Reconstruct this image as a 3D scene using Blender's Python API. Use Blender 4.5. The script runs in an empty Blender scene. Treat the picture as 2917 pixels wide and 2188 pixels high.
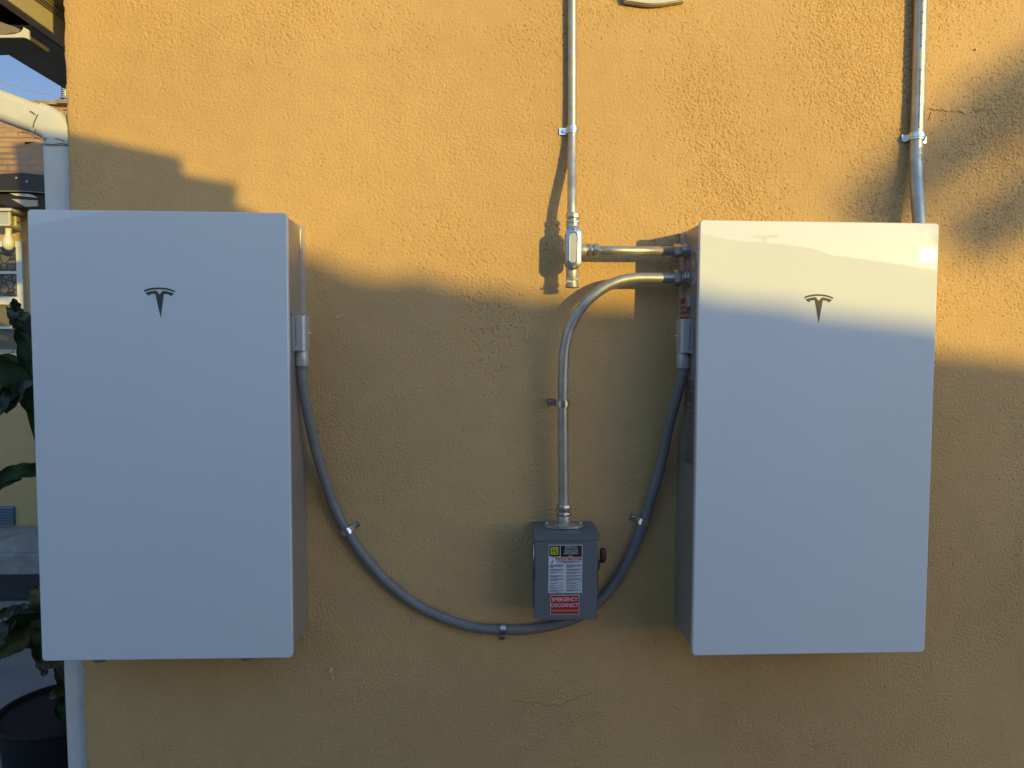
import bpy, bmesh, math, random
import numpy as np
from mathutils import Vector, Matrix, noise
random.seed(7)
R = math.radians
# ------------------------------------------------------------------ camera
CAM = Vector((0.77188, -2.01627, 0.24767)); YAW, PITCH, ROLL, FPX = 0.04275, -0.06007, 0.00581, 2106.0
IW, IH = 2917.0, 2188.0
_f = Vector((math.sin(YAW)*math.cos(PITCH), math.cos(YAW)*math.cos(PITCH), math.sin(PITCH)))
_r0 = Vector((math.cos(YAW), -math.sin(YAW), 0)); _u0 = _r0.cross(_f)
_r = _r0*math.cos(ROLL)+_u0*math.sin(ROLL); _u = _u0*math.cos(ROLL)-_r0*math.sin(ROLL)
scene = bpy.context.scene
cd = bpy.data.cameras.new('camera'); cam = bpy.data.objects.new('camera', cd); scene.collection.objects.link(cam)
cd.sensor_fit = 'HORIZONTAL'; cd.sensor_width = 36.0; cd.lens = FPX/IW*36.0; cd.clip_start = 0.02; cd.clip_end = 600
cam.matrix_world = Matrix(((_r.x, _u.x, -_f.x, CAM.x), (_r.y, _u.y, -_f.y, CAM.y), (_r.z, _u.z, -_f.z, CAM.z), (0, 0, 0, 1)))
scene.camera = cam
# ------------------------------------------------------------------ light
SUN = Vector((0.635, -1.0, 0.14)).normalized()
ELEV = math.asin(SUN.z); AZ = math.atan2(SUN.x, SUN.y)
world = bpy.data.worlds.new("World"); scene.world = world; world.use_nodes = True
wn = world.node_tree; wn.nodes.clear()
wo = wn.nodes.new('ShaderNodeOutputWorld'); wb = wn.nodes.new('ShaderNodeBackground'); ws = wn.nodes.new('ShaderNodeTexSky')
ws.sky_type = 'NISHITA'; ws.sun_disc = False; ws.sun_elevation = ELEV; ws.sun_rotation = AZ
ws.air_density = 1.0; ws.dust_density = 0.4; ws.ozone_density = 2.4
wb.inputs[1].default_value = 0.15
# the sky opposite a low sun is deeper and darker than the sky round the sun
wt = wn.nodes.new('ShaderNodeTexCoord'); wd = wn.nodes.new('ShaderNodeVectorMath'); wd.operation = 'DOT_PRODUCT'; wd.inputs[1].default_value = SUN
wr = wn.nodes.new('ShaderNodeMapRange'); wr.interpolation_type = 'SMOOTHSTEP'; wr.inputs[1].default_value = -.7; wr.inputs[2].default_value = .15
wm_ = wn.nodes.new('ShaderNodeMix'); wm_.data_type = 'RGBA'; wm_.inputs[6].default_value = (.44, .38, .44, 1); wm_.inputs[7].default_value = (1.02, 1.04, 1.14, 1)
wx = wn.nodes.new('ShaderNodeMix'); wx.data_type = 'RGBA'; wx.blend_type = 'MULTIPLY'; wx.inputs[0].default_value = 1
wn.links.new(wt.outputs['Generated'], wd.inputs[0]); wn.links.new(wd.outputs['Value'], wr.inputs[0]); wn.links.new(wr.outputs[0], wm_.inputs[0])
wn.links.new(ws.outputs[0], wx.inputs[6]); wn.links.new(wm_.outputs[2], wx.inputs[7])
wn.links.new(wx.outputs[2], wb.inputs[0]); wn.links.new(wb.outputs[0], wo.inputs[0])
sl = bpy.data.lights.new('sun', 'SUN'); so = bpy.data.objects.new('sun', sl); scene.collection.objects.link(so)
sl.energy = 2.0; sl.angle = R(0.53); sl.color = (.73, .525, .098)
so.rotation_euler = SUN.to_track_quat('Z', 'Y').to_euler(); so.location = SUN*30
vs = scene.view_settings
vs.view_transform = 'Standard'; vs.look = 'None'; vs.gamma = 1; vs.use_curve_mapping = False
vs.exposure = 1.37
scene.cycles.use_denoising = True
# ------------------------------------------------------------------ helpers
COL = scene.collection
GZ = -1.50                               # ground height
def F(px, py, y):                        # a pixel of the 2917-wide photo -> the point on the plane at depth y
    d = _f+_r*((px-IW/2)/FPX)+_u*((IH/2-py)/FPX)
    return CAM+d*((y-CAM.y)/d.y)
K = 2917/2212.0
def P(px, py, y): return F(px*K, py*K, y)
def tag(o, label=None, cat=None, group=None, kind=None):
    if label: o['label'] = label
    if cat: o['category'] = cat
    if group: o['group'] = group
    if kind: o['kind'] = kind
    return o
def thing(name, label, cat, loc=(0, 0, 0), group=None):
    o = bpy.data.objects.new(name, None); COL.objects.link(o); o.location = loc; o.empty_display_size = .05
    return tag(o, label, cat, group)
def link(name, me, mat, parent=None, smooth=False, label=None):
    me.name = name
    if mat and not me.materials: me.materials.append(mat)
    o = bpy.data.objects.new(name, me); COL.objects.link(o)
    if smooth:
        for p in me.polygons: p.use_smooth = True
    if parent:
        o.parent = parent
        o.matrix_parent_inverse = world_of(parent).inverted()
    if label: o['label'] = label
    return o
def world_of(o):
    if o.type == 'EMPTY' and o.parent is None: return Matrix.Translation(o.location)
    if o.parent is None: return Matrix.Identity(4)
    return Matrix.Identity(4)
class MB:
    def __init__(s): s.bm = bmesh.new()
    def face(s, pts):
        return s.bm.faces.new([s.bm.verts.new(p) for p in pts])
    def box(s, a, b, bev=0, seg=2):
        t = bmesh.new(); bmesh.ops.create_cube(t, size=1)
        a, b = Vector(a), Vector(b)
        for v in t.verts: v.co = Vector([(a[i]+b[i])/2+v.co[i]*abs(b[i]-a[i]) for i in range(3)])
        if bev: bmesh.ops.bevel(t, geom=t.edges[:], offset=bev, segments=seg, profile=.5, affect='EDGES')
        s.merge(t); return s
    def merge(s, t, M=None):
        me = bpy.data.meshes.new('t'); 
        if M is not None: t.transform(M)
        t.to_mesh(me); t.free(); s.bm.from_mesh(me); bpy.data.meshes.remove(me); return s
    def cyl(s, c, axis, r, h, n=24, r2=None, bev=0):
        t = bmesh.new(); bmesh.ops.create_cone(t, cap_ends=True, segments=n, radius1=r, radius2=r if r2 is None else r2, depth=h)
        if bev: bmesh.ops.bevel(t, geom=[e for e in t.edges if len(e.link_faces) == 2 and any(len(f.verts) > 4 for f in e.link_faces)], offset=bev, segments=2, profile=.5, affect='EDGES')
        M = Matrix.Translation(Vector(c)) @ Vector(axis).to_track_quat('Z', 'Y').to_matrix().to_4x4()
        return s.merge(t, M)
    def prism(s, pts, vec):              # closed outline extruded along vec
        vec = Vector(vec); t = bmesh.new()
        f = t.faces.new([t.verts.new(p) for p in pts])
        r = bmesh.ops.extrude_face_region(t, geom=[f])
        for v in r['geom']:
            if isinstance(v, bmesh.types.BMVert): v.co += vec
        bmesh.ops.recalc_face_normals(t, faces=t.faces[:])
        big = [g for g in t.faces if len(g.verts) > 4]
        if big: bmesh.ops.triangulate(t, faces=big)
        return s.merge(t)
    def tube(s, pts, r, n=20, closed=False, cap=True):
        pts = [Vector(p) for p in pts]; rr = r if isinstance(r, (list, tuple)) else [r]*len(pts)
        tan = []
        for i in range(len(pts)):
            a = pts[max(i-1, 0)]; b = pts[min(i+1, len(pts)-1)]; tan.append((b-a).normalized())
        ref = Vector((0, 1, 0)) if abs(tan[0].y) < .9 else Vector((1, 0, 0))
        nrm = (ref-tan[0]*ref.dot(tan[0])).normalized(); rings = []
        for i, p in enumerate(pts):
            if i:
                q = tan[i-1].rotation_difference(tan[i]); nrm = q @ nrm; nrm = (nrm-tan[i]*nrm.dot(tan[i])).normalized()
            bi = tan[i].cross(nrm)
            rings.append([s.bm.verts.new(p+(nrm*math.cos(2*math.pi*k/n)+bi*math.sin(2*math.pi*k/n))*rr[i]) for k in range(n)])
        for i in range(len(rings)-1):
            for k in range(n):
                s.bm.faces.new((rings[i][k], rings[i][(k+1) % n], rings[i+1][(k+1) % n], rings[i+1][k]))
        if cap: s.bm.faces.new(rings[0][::-1]); s.bm.faces.new(rings[-1])
        return s
    def mesh(s):
        bmesh.ops.recalc_face_normals(s.bm, faces=s.bm.faces[:])
        me = bpy.data.meshes.new('m'); s.bm.to_mesh(me); s.bm.free(); return me
    def build(s, name, mat, parent=None, smooth=False, label=None, auto=None):
        me = s.mesh(); o = link(name, me, mat, parent, smooth or auto is not None, label)
        if auto is not None:
            me.set_sharp_from_angle(angle=R(auto))
            for p in me.polygons:
                if len(p.vertices) > 4 or p.area > .004: p.use_smooth = False
        return o
def spline(pts, step=8):
    pts = [Vector(p) for p in pts]; out = []
    e = [pts[0]*2-pts[1]]+pts+[pts[-1]*2-pts[-2]]
    for i in range(1, len(e)-2):
        for k in range(step):
            t = k/step; a, b, c, d = e[i-1:i+3]
            out.append(.5*((2*b)+(c-a)*t+(2*a-5*b+4*c-d)*t*t+(3*b-a-3*c+d)*t**3))
    out.append(pts[-1]); return out
def text_mesh(lines, origin, right, up, thick=.0004):
    """lines: [(string, x, z, size, align)] in the plane right/up, metres"""
    right = Vector(right).normalized(); up = Vector(up).normalized(); nn = right.cross(up)
    out = bmesh.new()
    for (s, x, z, size, al) in lines:
        cu = bpy.data.curves.new('t', 'FONT'); cu.body = s; cu.size = size; cu.align_x = al; cu.extrude = thick/2; cu.resolution_u = 3
        sx = 1.0
        if isinstance(al, tuple): pass
        ob = bpy.data.objects.new('t', cu)
        me = bpy.data.meshes.new_from_object(ob)
        M = Matrix(((right.x, up.x, nn.x, 0), (right.y, up.y, nn.y, 0), (right.z, up.z, nn.z, 0), (0, 0, 0, 1)))
        me.transform(Matrix.Translation(Vector(origin)+right*x+up*z) @ M)
        out.from_mesh(me); bpy.data.objects.remove(ob); bpy.data.curves.remove(cu); bpy.data.meshes.remove(me)
    me = bpy.data.meshes.new('txt'); out.to_mesh(me); out.free(); return me
# ------------------------------------------------------------------ materials
def mat(name, col=(.5, .5, .5), rough=.6, metal=0, spec=.5, coat=0, coatr=.03, var=0, vscale=8, bump=0, bscale=120, bdist=.001, rvar=0):
    m = bpy.data.materials.new(name); m.use_nodes = True; nt = m.node_tree; N = nt.nodes; L = nt.links
    b = N['Principled BSDF']; b.inputs['Base Color'].default_value = (*col, 1); b.inputs['Roughness'].default_value = rough
    b.inputs['Metallic'].default_value = metal; b.inputs['Specular IOR Level'].default_value = spec
    b.inputs['Coat Weight'].default_value = coat; b.inputs['Coat Roughness'].default_value = coatr
    tc = N.new('ShaderNodeTexCoord')
    if var:
        n = N.new('ShaderNodeTexNoise'); n.inputs['Scale'].default_value = vscale; n.inputs['Detail'].default_value = 6; n.inputs['Roughness'].default_value = .65
        L.new(tc.outputs['Object'], n.inputs['Vector'])
        r = N.new('ShaderNodeMapRange'); r.inputs[1].default_value = .3; r.inputs[2].default_value = .7; r.inputs[3].default_value = 1-var; r.inputs[4].default_value = 1+var
        L.new(n.outputs['Fac'], r.inputs[0])
        x = N.new('ShaderNodeMix'); x.data_type = 'RGBA'; x.blend_type = 'MULTIPLY'; x.inputs[0].default_value = 1
        x.inputs[6].default_value = (*col, 1); L.new(r.outputs[0], x.inputs[7]); L.new(x.outputs[2], b.inputs['Base Color'])
    if rvar:
        n2 = N.new('ShaderNodeTexNoise'); n2.inputs['Scale'].default_value = 35; n2.inputs['Detail'].default_value = 8
        L.new(tc.outputs['Object'], n2.inputs['Vector'])
        r2 = N.new('ShaderNodeMapRange'); r2.inputs[1].default_value = .35; r2.inputs[2].default_value = .65; r2.inputs[3].default_value = max(rough-rvar, .02); r2.inputs[4].default_value = rough+rvar
        L.new(n2.outputs['Fac'], r2.inputs[0]); L.new(r2.outputs[0], b.inputs['Roughness'])
    if bump:
        n3 = N.new('ShaderNodeTexNoise'); n3.inputs['Scale'].default_value = bscale; n3.inputs['Detail'].default_value = 5
        L.new(tc.outputs['Object'], n3.inputs['Vector'])
        bp = N.new('ShaderNodeBump'); bp.inputs['Strength'].default_value = bump; bp.inputs['Distance'].default_value = bdist
        L.new(n3.outputs['Fac'], bp.inputs['Height']); L.new(bp.outputs[0], b.inputs['Normal'])
    return m
def stucco(name, col, fine=1.0, pits=True):
    m = bpy.data.materials.new(name); m.use_nodes = True; nt = m.node_tree; N = nt.nodes; L = nt.links
    b = N['Principled BSDF']; b.inputs['Roughness'].default_value = .85; b.inputs['Specular IOR Level'].default_value = .25
    tc = N.new('ShaderNodeTexCoord')
    def noise_(scale, det, rough=.55, dist=0):
        n = N.new('ShaderNodeTexNoise'); n.inputs['Scale'].default_value = scale; n.inputs['Detail'].default_value = det
        n.inputs['Roughness'].default_value = rough; n.inputs['Distortion'].default_value = dist
        L.new(tc.outputs['Object'], n.inputs['Vector']); return n
    def rng(src, a, b_, c, d, smooth=False):
        r = N.new('ShaderNodeMapRange'); 
        if smooth: r.interpolation_type = 'SMOOTHSTEP'
        for i, v in enumerate((a, b_, c, d)): r.inputs[i+1].default_value = v
        L.new(src, r.inputs[0]); return r
    def math_(op, a, b_=None, v=None):
        q = N.new('ShaderNodeMath'); q.operation = op; L.new(a, q.inputs[0])
        if b_ is not None: L.new(b_, q.inputs[1])
        if v is not None: q.inputs[1].default_value = v
        return q
    n1 = noise_(1.6, 5, .6); n2 = noise_(14, 5, .6)
    c1 = rng(n1.outputs['Fac'], .3, .7, .87, 1.09); c2 = rng(n2.outputs['Fac'], .3, .7, .96, 1.04)
    cm = math_('MULTIPLY', c1.outputs[0], c2.outputs[0])
    x = N.new('ShaderNodeMix'); x.data_type = 'RGBA'; x.blend_type = 'MULTIPLY'; x.inputs[0].default_value = 1
    x.inputs[6].default_value = (*col, 1); L.new(cm.outputs[0], x.inputs[7]); L.new(x.outputs[2], b.inputs['Base Color'])
    # stucco grain: rounded dashes of two sizes
    g1 = noise_(165, 3, .55, .5); g2 = noise_(400, 2, .5)
    r1 = rng(g1.outputs['Fac'], .38, .68, 0, 1, True)
    area = noise_(3.2, 3, .5); am = rng(area.outputs['Fac'], .35, .65, .45, 1.25)
    h1 = math_('MULTIPLY', r1.outputs[0], am.outputs[0])
    h2 = math_('MULTIPLY', g2.outputs['Fac'], v=.35)
    h = math_('ADD', h1.outputs[0], h2.outputs[0])
    if pits:
        vo = N.new('ShaderNodeTexVoronoi'); vo.inputs['Scale'].default_value = 120; vo.inputs['Randomness'].default_value = 1
        L.new(tc.outputs['Object'], vo.inputs['Vector'])
        pr = rng(vo.outputs['Distance'], .06, .27, 1, 0, True)
        sx = N.new('ShaderNodeSeparateXYZ'); L.new(tc.outputs['Object'], sx.inputs[0])
        zz = rng(sx.outputs['Z'], .3, 1.1, -.12, .12)
        pa = noise_(4.5, 4, .6); ps = math_('ADD', pa.outputs['Fac'], zz.outputs[0])
        pm = rng(ps.outputs[0], .46, .66, 0, 1, True)
        wn_ = noise_(75, 2); wm = rng(wn_.outputs['Fac'], .5, .6, 0, 1)
        q = math_('MULTIPLY', pr.outputs[0], pm.outputs[0]); q = math_('MULTIPLY', q.outputs[0], wm.outputs[0]); q = math_('MULTIPLY', q.outputs[0], v=2.6)
        h = math_('SUBTRACT', h.outputs[0], q.outputs[0])
    bp = N.new('ShaderNodeBump'); bp.inputs['Strength'].default_value = 1.0; bp.inputs['Distance'].default_value = .0026*fine
    L.new(h.outputs[0], bp.inputs['Height']); L.new(bp.outputs[0], b.inputs['Normal'])
    return m
M = {}
M['stucco'] = stucco('ochre_stucco', (.575, .375, .168), .32, False)
M['stucco_far'] = stucco('tan_stucco', (.58, .40, .19), .5, False)
def gloss_white():
    m = mat('white_glass', (.69, .725, .745), .45, coat=.8, coatr=.015, spec=0, var=.018, vscale=2.6)
    nt = m.node_tree; N = nt.nodes; L = nt.links; b = N['Principled BSDF']
    tc = N.new('ShaderNodeTexCoord')
    # faint dust smears in the coat
    n = N.new('ShaderNodeTexNoise'); n.inputs['Scale'].default_value = 9; n.inputs['Detail'].default_value = 9; n.inputs['Roughness'].default_value = .7; n.inputs['Distortion'].default_value = 1.5
    L.new(tc.outputs['Object'], n.inputs['Vector'])
    r = N.new('ShaderNodeMapRange'); r.inputs[1].default_value = .58; r.inputs[2].default_value = .70; r.inputs[3].default_value = .015; r.inputs[4].default_value = .07
    L.new(n.outputs['Fac'], r.inputs[0]); L.new(r.outputs[0], b.inputs['Coat Roughness'])
    return m
M['panel'] = gloss_white()
M['panel_edge'] = mat('panel_edge_white', (.80, .80, .80), .3, coat=.5)
M['body'] = mat('warm_grey_metal_paint', (.36, .335, .31), .38, metal=.35, var=.05, vscale=20)
M['body_dark'] = mat('grey_plastic', (.19, .195, .21), .42, var=.05)
M['bracket'] = mat('silver_bracket_paint', (.50, .49, .47), .38, metal=.25, bump=.1, bscale=300, bdist=.0003)
M['conn'] = mat('grey_connector_plastic', (.50, .50, .51), .38, metal=.3)
M['logo'] = mat('logo_charcoal', (.068, .067, .068), .5, spec=.2, coat=1, coatr=.03)
M['zinc'] = mat('galvanised_steel', (.47, .455, .40), .42, metal=.72, var=.2, vscale=24, rvar=.1, bump=.1, bscale=60, bdist=.0004)
M['zinc_bright'] = mat('bright_zinc', (.46, .45, .40), .30, metal=.85, var=.14, vscale=60, rvar=.06)
M['strap'] = mat('bright_strap_steel', (.68, .68, .68), .24, metal=1, var=.1, vscale=60)
M['cast'] = mat('cast_grey_metal', (.44, .42, .37), .45, metal=.5, var=.1, vscale=60, bump=.3, bscale=300, bdist=.0004)
M['alu'] = mat('stamped_aluminium', (.43, .46, .53), .33, metal=.9, var=.10, vscale=50, bump=.1, bscale=200, bdist=.0002)
M['screw'] = mat('steel_screw', (.6, .6, .58), .25, metal=1)
M['dark_screw'] = mat('dark_recess', (.04, .04, .04), .5)
M['cable'] = mat('grey_conduit_jacket', (.19, .19, .19), .5, var=.12, vscale=14, bump=.1, bscale=90, bdist=.0005)
M['sbox'] = mat('slate_grey_enamel', (.135, .150, .163), .42, var=.08, vscale=9, bump=.08, bscale=150, bdist=.0004)
M['sboxtop'] = M['sbox']
M['black'] = mat('black_print', (.016, .015, .016), .4)
M['ink'] = mat('dark_ink', (.03, .035, .06), .5)
M['white'] = mat('white_print', (.72, .73, .74), .45)
M['label'] = mat('label_white', (.56, .60, .66), .4)
M['red'] = mat('label_red', (.42, .022, .018), .4)
M['yellow'] = mat('label_yellow', (.62, .60, .05), .4)
M['rust'] = mat('label_rust_red', (.28, .055, .03), .5)
M['tanink'] = mat('label_cream', (.6, .5, .38), .5)
M['graylabel'] = mat('grey_rating_label', (.20, .185, .16), .5)
M['knob'] = mat('dark_brown_bakelite', (.045, .025, .015), .4)
M['wpaint'] = mat('white_painted_metal', (.62, .62, .60), .5, var=.06, vscale=12, bump=.2, bscale=90, bdist=.0008)
M['rosy'] = mat('off_white_trim_paint', (.60, .54, .44), .6, var=.12, vscale=6, bump=.5, bscale=60, bdist=.001)
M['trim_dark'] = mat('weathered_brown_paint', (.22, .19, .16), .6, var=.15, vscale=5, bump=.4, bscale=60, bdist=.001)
M['soffit'] = mat('soffit_board', (.50, .42, .30), .7, var=.15, vscale=7, bump=.5, bscale=40, bdist=.002)
M['wirecl'] = mat('tan_cable', (.35, .30, .24), .5)
M['concrete'] = mat('concrete', (.25, .245, .24), .85, var=.16, vscale=3, bump=.5, bscale=40, bdist=.003)
M['concrete2'] = mat('weathered_concrete', (.32, .31, .30), .85, var=.3, vscale=7, bump=.6, bscale=50, bdist=.004)
M['matdark'] = mat('dark_rubber_mat', (.03, .03, .034), .8, var=.3, vscale=40, bump=1, bscale=200, bdist=.004)
M['pot'] = mat('black_pot_plastic', (.014, .0145, .015), .65, spec=.25, var=.15, vscale=12, bump=.15, bscale=60, bdist=.001)
M['soil'] = mat('potting_soil', (.014, .013, .012), .95, var=.6, vscale=60, bump=1, bscale=90, bdist=.01)
M['pane'] = mat('window_pane', (.02, .022, .025), .08, spec=.6)
M['screen'] = mat('window_screen_mesh', (.16, .14, .10), .8, var=.2, vscale=60)
M['wframe'] = mat('white_window_frame', (.68, .68, .64), .45, var=.04)
M['canopy'] = mat('dark_brown_canopy', (.022, .018, .016), .55, var=.2, vscale=9)
M['lantern'] = mat('cream_lantern_metal', (.60, .56, .44), .45)
M['frost'] = mat('lantern_glass', (.42, .44, .38), .25, spec=.6)
M['bulb'] = mat('frosted_bulb', (.72, .70, .60), .35)
M['vent'] = mat('blue_grey_vent', (.16, .20, .24), .45, metal=.3)
M['stack'] = mat('grey_vent_metal', (.42, .42, .42), .45, metal=.5)
M['leaf'] = mat('deep_green_leaf', (.066, .110, .040), .6, spec=.3, var=.35, vscale=16, bump=.3, bscale=40, bdist=.002)
M['leaf2'] = mat('grey_green_leaf', (.17, .22, .165), .62, spec=.3, var=.3, vscale=18, bump=.3, bscale=40, bdist=.002)
M['leaf3'] = mat('yellow_olive_leaf', (.16, .15, .05), .5, var=.35, vscale=14)
M['leafdry'] = mat('dry_brown_leaf', (.14, .11, .06), .7, var=.3, vscale=20)
M['stem'] = mat('green_stem', (.07, .09, .04), .6, var=.3)
M['bark'] = mat('palm_bark', (.14, .10, .07), .9, var=.3, vscale=12, bump=1, bscale=30, bdist=.01)
M['palm'] = mat('palm_frond_green', (.05, .075, .03), .5, var=.3)
M['blocker_brown'] = mat('grey_brown_blocker', (.20, .16, .12), .8, var=.25, vscale=8)
def shingles(name, c1, c2, sx, sy, coord='Object'):
    m = mat(name, c1, .85); nt = m.node_tree; N = nt.nodes; L = nt.links; b = N['Principled BSDF']
    tc = N.new('ShaderNodeTexCoord'); mp = N.new('ShaderNodeMapping'); L.new(tc.outputs['UV'], mp.inputs[0])
    br = N.new('ShaderNodeTexBrick'); br.inputs['Scale'].default_value = 1; br.inputs['Brick Width'].default_value = sx; br.inputs['Row Height'].default_value = sy
    br.inputs['Mortar Size'].default_value = .008; br.inputs['Color1'].default_value = (*c1, 1); br.inputs['Color2'].default_value = (*c2, 1); br.inputs['Mortar'].default_value = (c1[0]*.4, c1[1]*.4, c1[2]*.4, 1)
    L.new(mp.outputs[0], br.inputs[0]); L.new(br.outputs[0], b.inputs['Base Color'])
    return m
M['shingle'] = mat('brown_shingle', (.36, .225, .125), .9, var=.22, vscale=5, bump=.6, bscale=60, bdist=.004)
M['roof_near'] = mat('grey_brown_shingle', (.20, .15, .11), .9, var=.2, vscale=5)

# ================================================================== SETTING
g = MB(); g.box((-60, -60, GZ-.3), (60, 60, GZ)); tag(g.build('ground', M['concrete']), kind='structure')

g = MB(); g.box((-.15, -2.3, GZ+.002), (5, -.02, GZ+.012)); tag(g.build('path', mat('bounce_cut_dark', (.07, .065, .06), .95, var=.5, vscale=60, bump=1, bscale=80, bdist=.01)), kind='structure')  # path: dark strip added out of view to cut bounce onto the wall

# ---- the stucco house that carries everything
house = thing('stucco_house', 'ochre stucco house wall carrying the white cabinets, pipes and grey switch box', 'house', (-.31, 0, GZ))
XC = -.311
def wall_mesh():
    """front sheet with real sand-float relief (grit, trowel patches, pits), a wavy arris at the corner and the return wall behind"""
    rs = np.random.RandomState(4)
    def gn(x, z, seed):                                  # gradient noise, about -1..1
        r_ = np.random.RandomState(seed); T = r_.rand(256, 256)*2*np.pi; gx, gz = np.cos(T), np.sin(T)
        xi, zi = np.floor(x).astype(int), np.floor(z).astype(int); fx, fz = x-xi, z-zi
        u, v = fx*fx*fx*(fx*(fx*6-15)+10), fz*fz*fz*(fz*(fz*6-15)+10)
        def d(a, b):
            A_, B_ = (xi+a) & 255, (zi+b) & 255; return gx[A_, B_]*(fx-a)+gz[A_, B_]*(fz-b)
        return 1.5*((d(0, 0)*(1-u)+d(1, 0)*u)*(1-v)+(d(0, 1)*(1-u)+d(1, 1)*u)*v)
    xs_ = np.concatenate([np.linspace(XC, 2.46, 1320), np.linspace(2.5, 4.6, 22)])
    zs_ = np.concatenate([np.linspace(GZ, -.99, 10)[:-1], np.linspace(-.98, 1.30, 1090), np.linspace(1.34, 2.6, 14)])
    X, Z = np.meshgrid(xs_, zs_)
    rot = .9; U = X*np.cos(rot)-Z*np.sin(rot); V = X*np.sin(rot)+Z*np.cos(rot)     # the float was swept diagonally
    und = .0020*gn(X*1.7, Z*1.7, 1)+.0008*gn(X*6, Z*6, 2)+.0004*gn(X*22, Z*22, 3)
    patch = np.clip(.5+1.1*gn(X*2.3, Z*2.3, 5)+.5*gn(X*6, Z*6, 6), 0, 1)
    rough = .45+.75*patch
    g1 = gn(U*185, V*280, 7); g2 = gn(U*300+9, V*330, 8); g3 = gn(X*110, Z*110, 9)
    grit = np.maximum(g1+.15, 0)*.9+.45*np.maximum(g2, 0)+.35*g3
    h = und+.0019*rough*grit
    dens = np.clip(gn(X*3.1+7, Z*3.1, 11)*.9+.45*(Z-.35)+.28*(X-.9), 0, 1)          # pin holes gather in the upper right
    pit = (rs.rand(*X.shape) < .16*dens*dens) | (rs.rand(*X.shape) < .0014)
    dep = np.where(pit, rs.uniform(.0018, .0048, X.shape), 0)
    dep = np.maximum(dep, np.maximum(np.roll(dep, 1, 1)*.8, np.roll(dep, 1, 0)*.6)); h = h-dep
    e = np.exp(-(X-XC)/.012)
    XX = X+e*(.0022*gn(Z*45, Z*0+.5, 12)+.0022*gn(Z*11, Z*0+3.5, 13))
    YY = -h*.9+e*.004
    # let it level out under the fixed edge of the frame
    nz_, nx_ = X.shape; co = np.stack([XX, YY, Z], -1).reshape(-1, 3)
    a = (np.arange(nz_-1)[:, None]*nx_+np.arange(nx_-1)[None, :]).ravel(); F_ = np.stack([a, a+1, a+nx_+1, a+nx_], 1)
    n0 = len(co); ed = XX[:, 0]; B1 = np.stack([np.full(nz_, XC), np.full(nz_, .02), zs_], 1); B2 = np.stack([np.full(nz_, XC+.008), np.full(nz_, 7.), zs_], 1)
    co = np.concatenate([co, B1, B2]); k_ = np.arange(nz_-1)
    F2 = np.stack([k_*nx_, (k_+1)*nx_, n0+k_+1, n0+k_], 1); F3 = np.stack([n0+k_, n0+k_+1, n0+nz_+k_+1, n0+nz_+k_], 1)
    F_ = np.concatenate([F_, F2, F3]).astype(np.int32)
    me = bpy.data.meshes.new('wall'); me.vertices.add(len(co)); me.vertices.foreach_set('co', co.astype(np.float32).ravel())
    me.loops.add(F_.size); me.loops.foreach_set('vertex_index', F_.ravel()); me.polygons.add(len(F_))
    me.polygons.foreach_set('loop_start', np.arange(0, F_.size, 4, dtype=np.int32)); me.polygons.foreach_set('use_smooth', np.ones(len(F_), bool))
    me.update(calc_edges=True); return me
w = link('wall', wall_mesh(), M['stucco'], house)
MCH = mat('bare_plaster', (.62, .52, .42), .9)
def chip(px, py, sx, sz, n=9, seed=0):
    random.seed(seed); c = P(px, py, -.0068); mb = MB()
    pts = []
    for k in range(n):
        a = 2*math.pi*k/n; q = random.uniform(.45, 1.1)
        pts.append(c+Vector((math.cos(a)*sx*q, 0, math.sin(a)*sz*q)))
    mb.prism(pts, (0, .006, 0)); mb.build('plaster_chip', MCH, house)
chip(730, 684, .007, .005, 9, 2); chip(738, 681, .004, .006, 7, 3); chip(1138, 728, .0035, .007, 8, 4)
chip(714, 1450, .005, .008, 8, 5); chip(718, 1466, .003, .004, 7, 6); chip(2110, 106, .004, .004, 7, 7)
MCK = mat('crack_dark', (.33, .215, .095), .9)
def crack(runs):
    mb = MB()
    for pl, w in runs:
        for a, b in zip(pl, pl[1:]):
            A = P(*a, -.0028); B = P(*b, -.0028); d = (B-A).normalized(); n = Vector((-d.z, 0, d.x))*w/2
            mb.prism([A-n, B-n*.8, B+n*.8, A+n], (0, .002, 0))
    mb.build('crack', MCK, house)
def wig(a, b, n, amp, seed):
    random.seed(seed); return [(a[0]+(b[0]-a[0])*i/n+random.uniform(-amp, amp)*.5, a[1]+(b[1]-a[1])*i/n+random.uniform(-amp, amp)) for i in range(n+1)]
crack([(wig((2004, 234), (2030, 239), 5, 2.5, 1), .0014), (wig((2030, 239), (2092, 243), 8, 4, 2), .0006), (wig((2092, 243), (2160, 232), 7, 4, 12), .0003), (wig((2012, 241), (2006, 262), 4, 2, 3), .0006)])
crack([(wig((1105, 1515), (1200, 1523), 9, 3, 4), .0005), (wig((1200, 1523), (1290, 1495), 9, 3, 5), .0004)])

# ---- eave of the house, running back along its left side
xb = CAM.x-1.30                                   # inner face of the fascia board
zb = CAM.z+.922
e = MB(); e.box((xb-.036, -1.2, zb), (xb, 6, zb+.15), .003); e.build('fascia_board', M['rosy'], house)
e = MB()
for i in range(7):                                # soffit boards, rising with the roof towards the wall
    t0, t1 = i/7, (i+.94)/7
    xa, xc = xb+.001+(XC+.02-xb)*t0, xb+.001+(XC+.02-xb)*t1
    za, zc = zb+.082+.09*t0, zb+.082+.09*t1
    e.prism([(xa, -1.2, za), (xc, -1.2, zc), (xc, -1.2, zc+.018), (xa, -1.2, za+.018)], (0, 7.2, 0))
e.build('soffit', M['soffit'], house)
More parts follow.
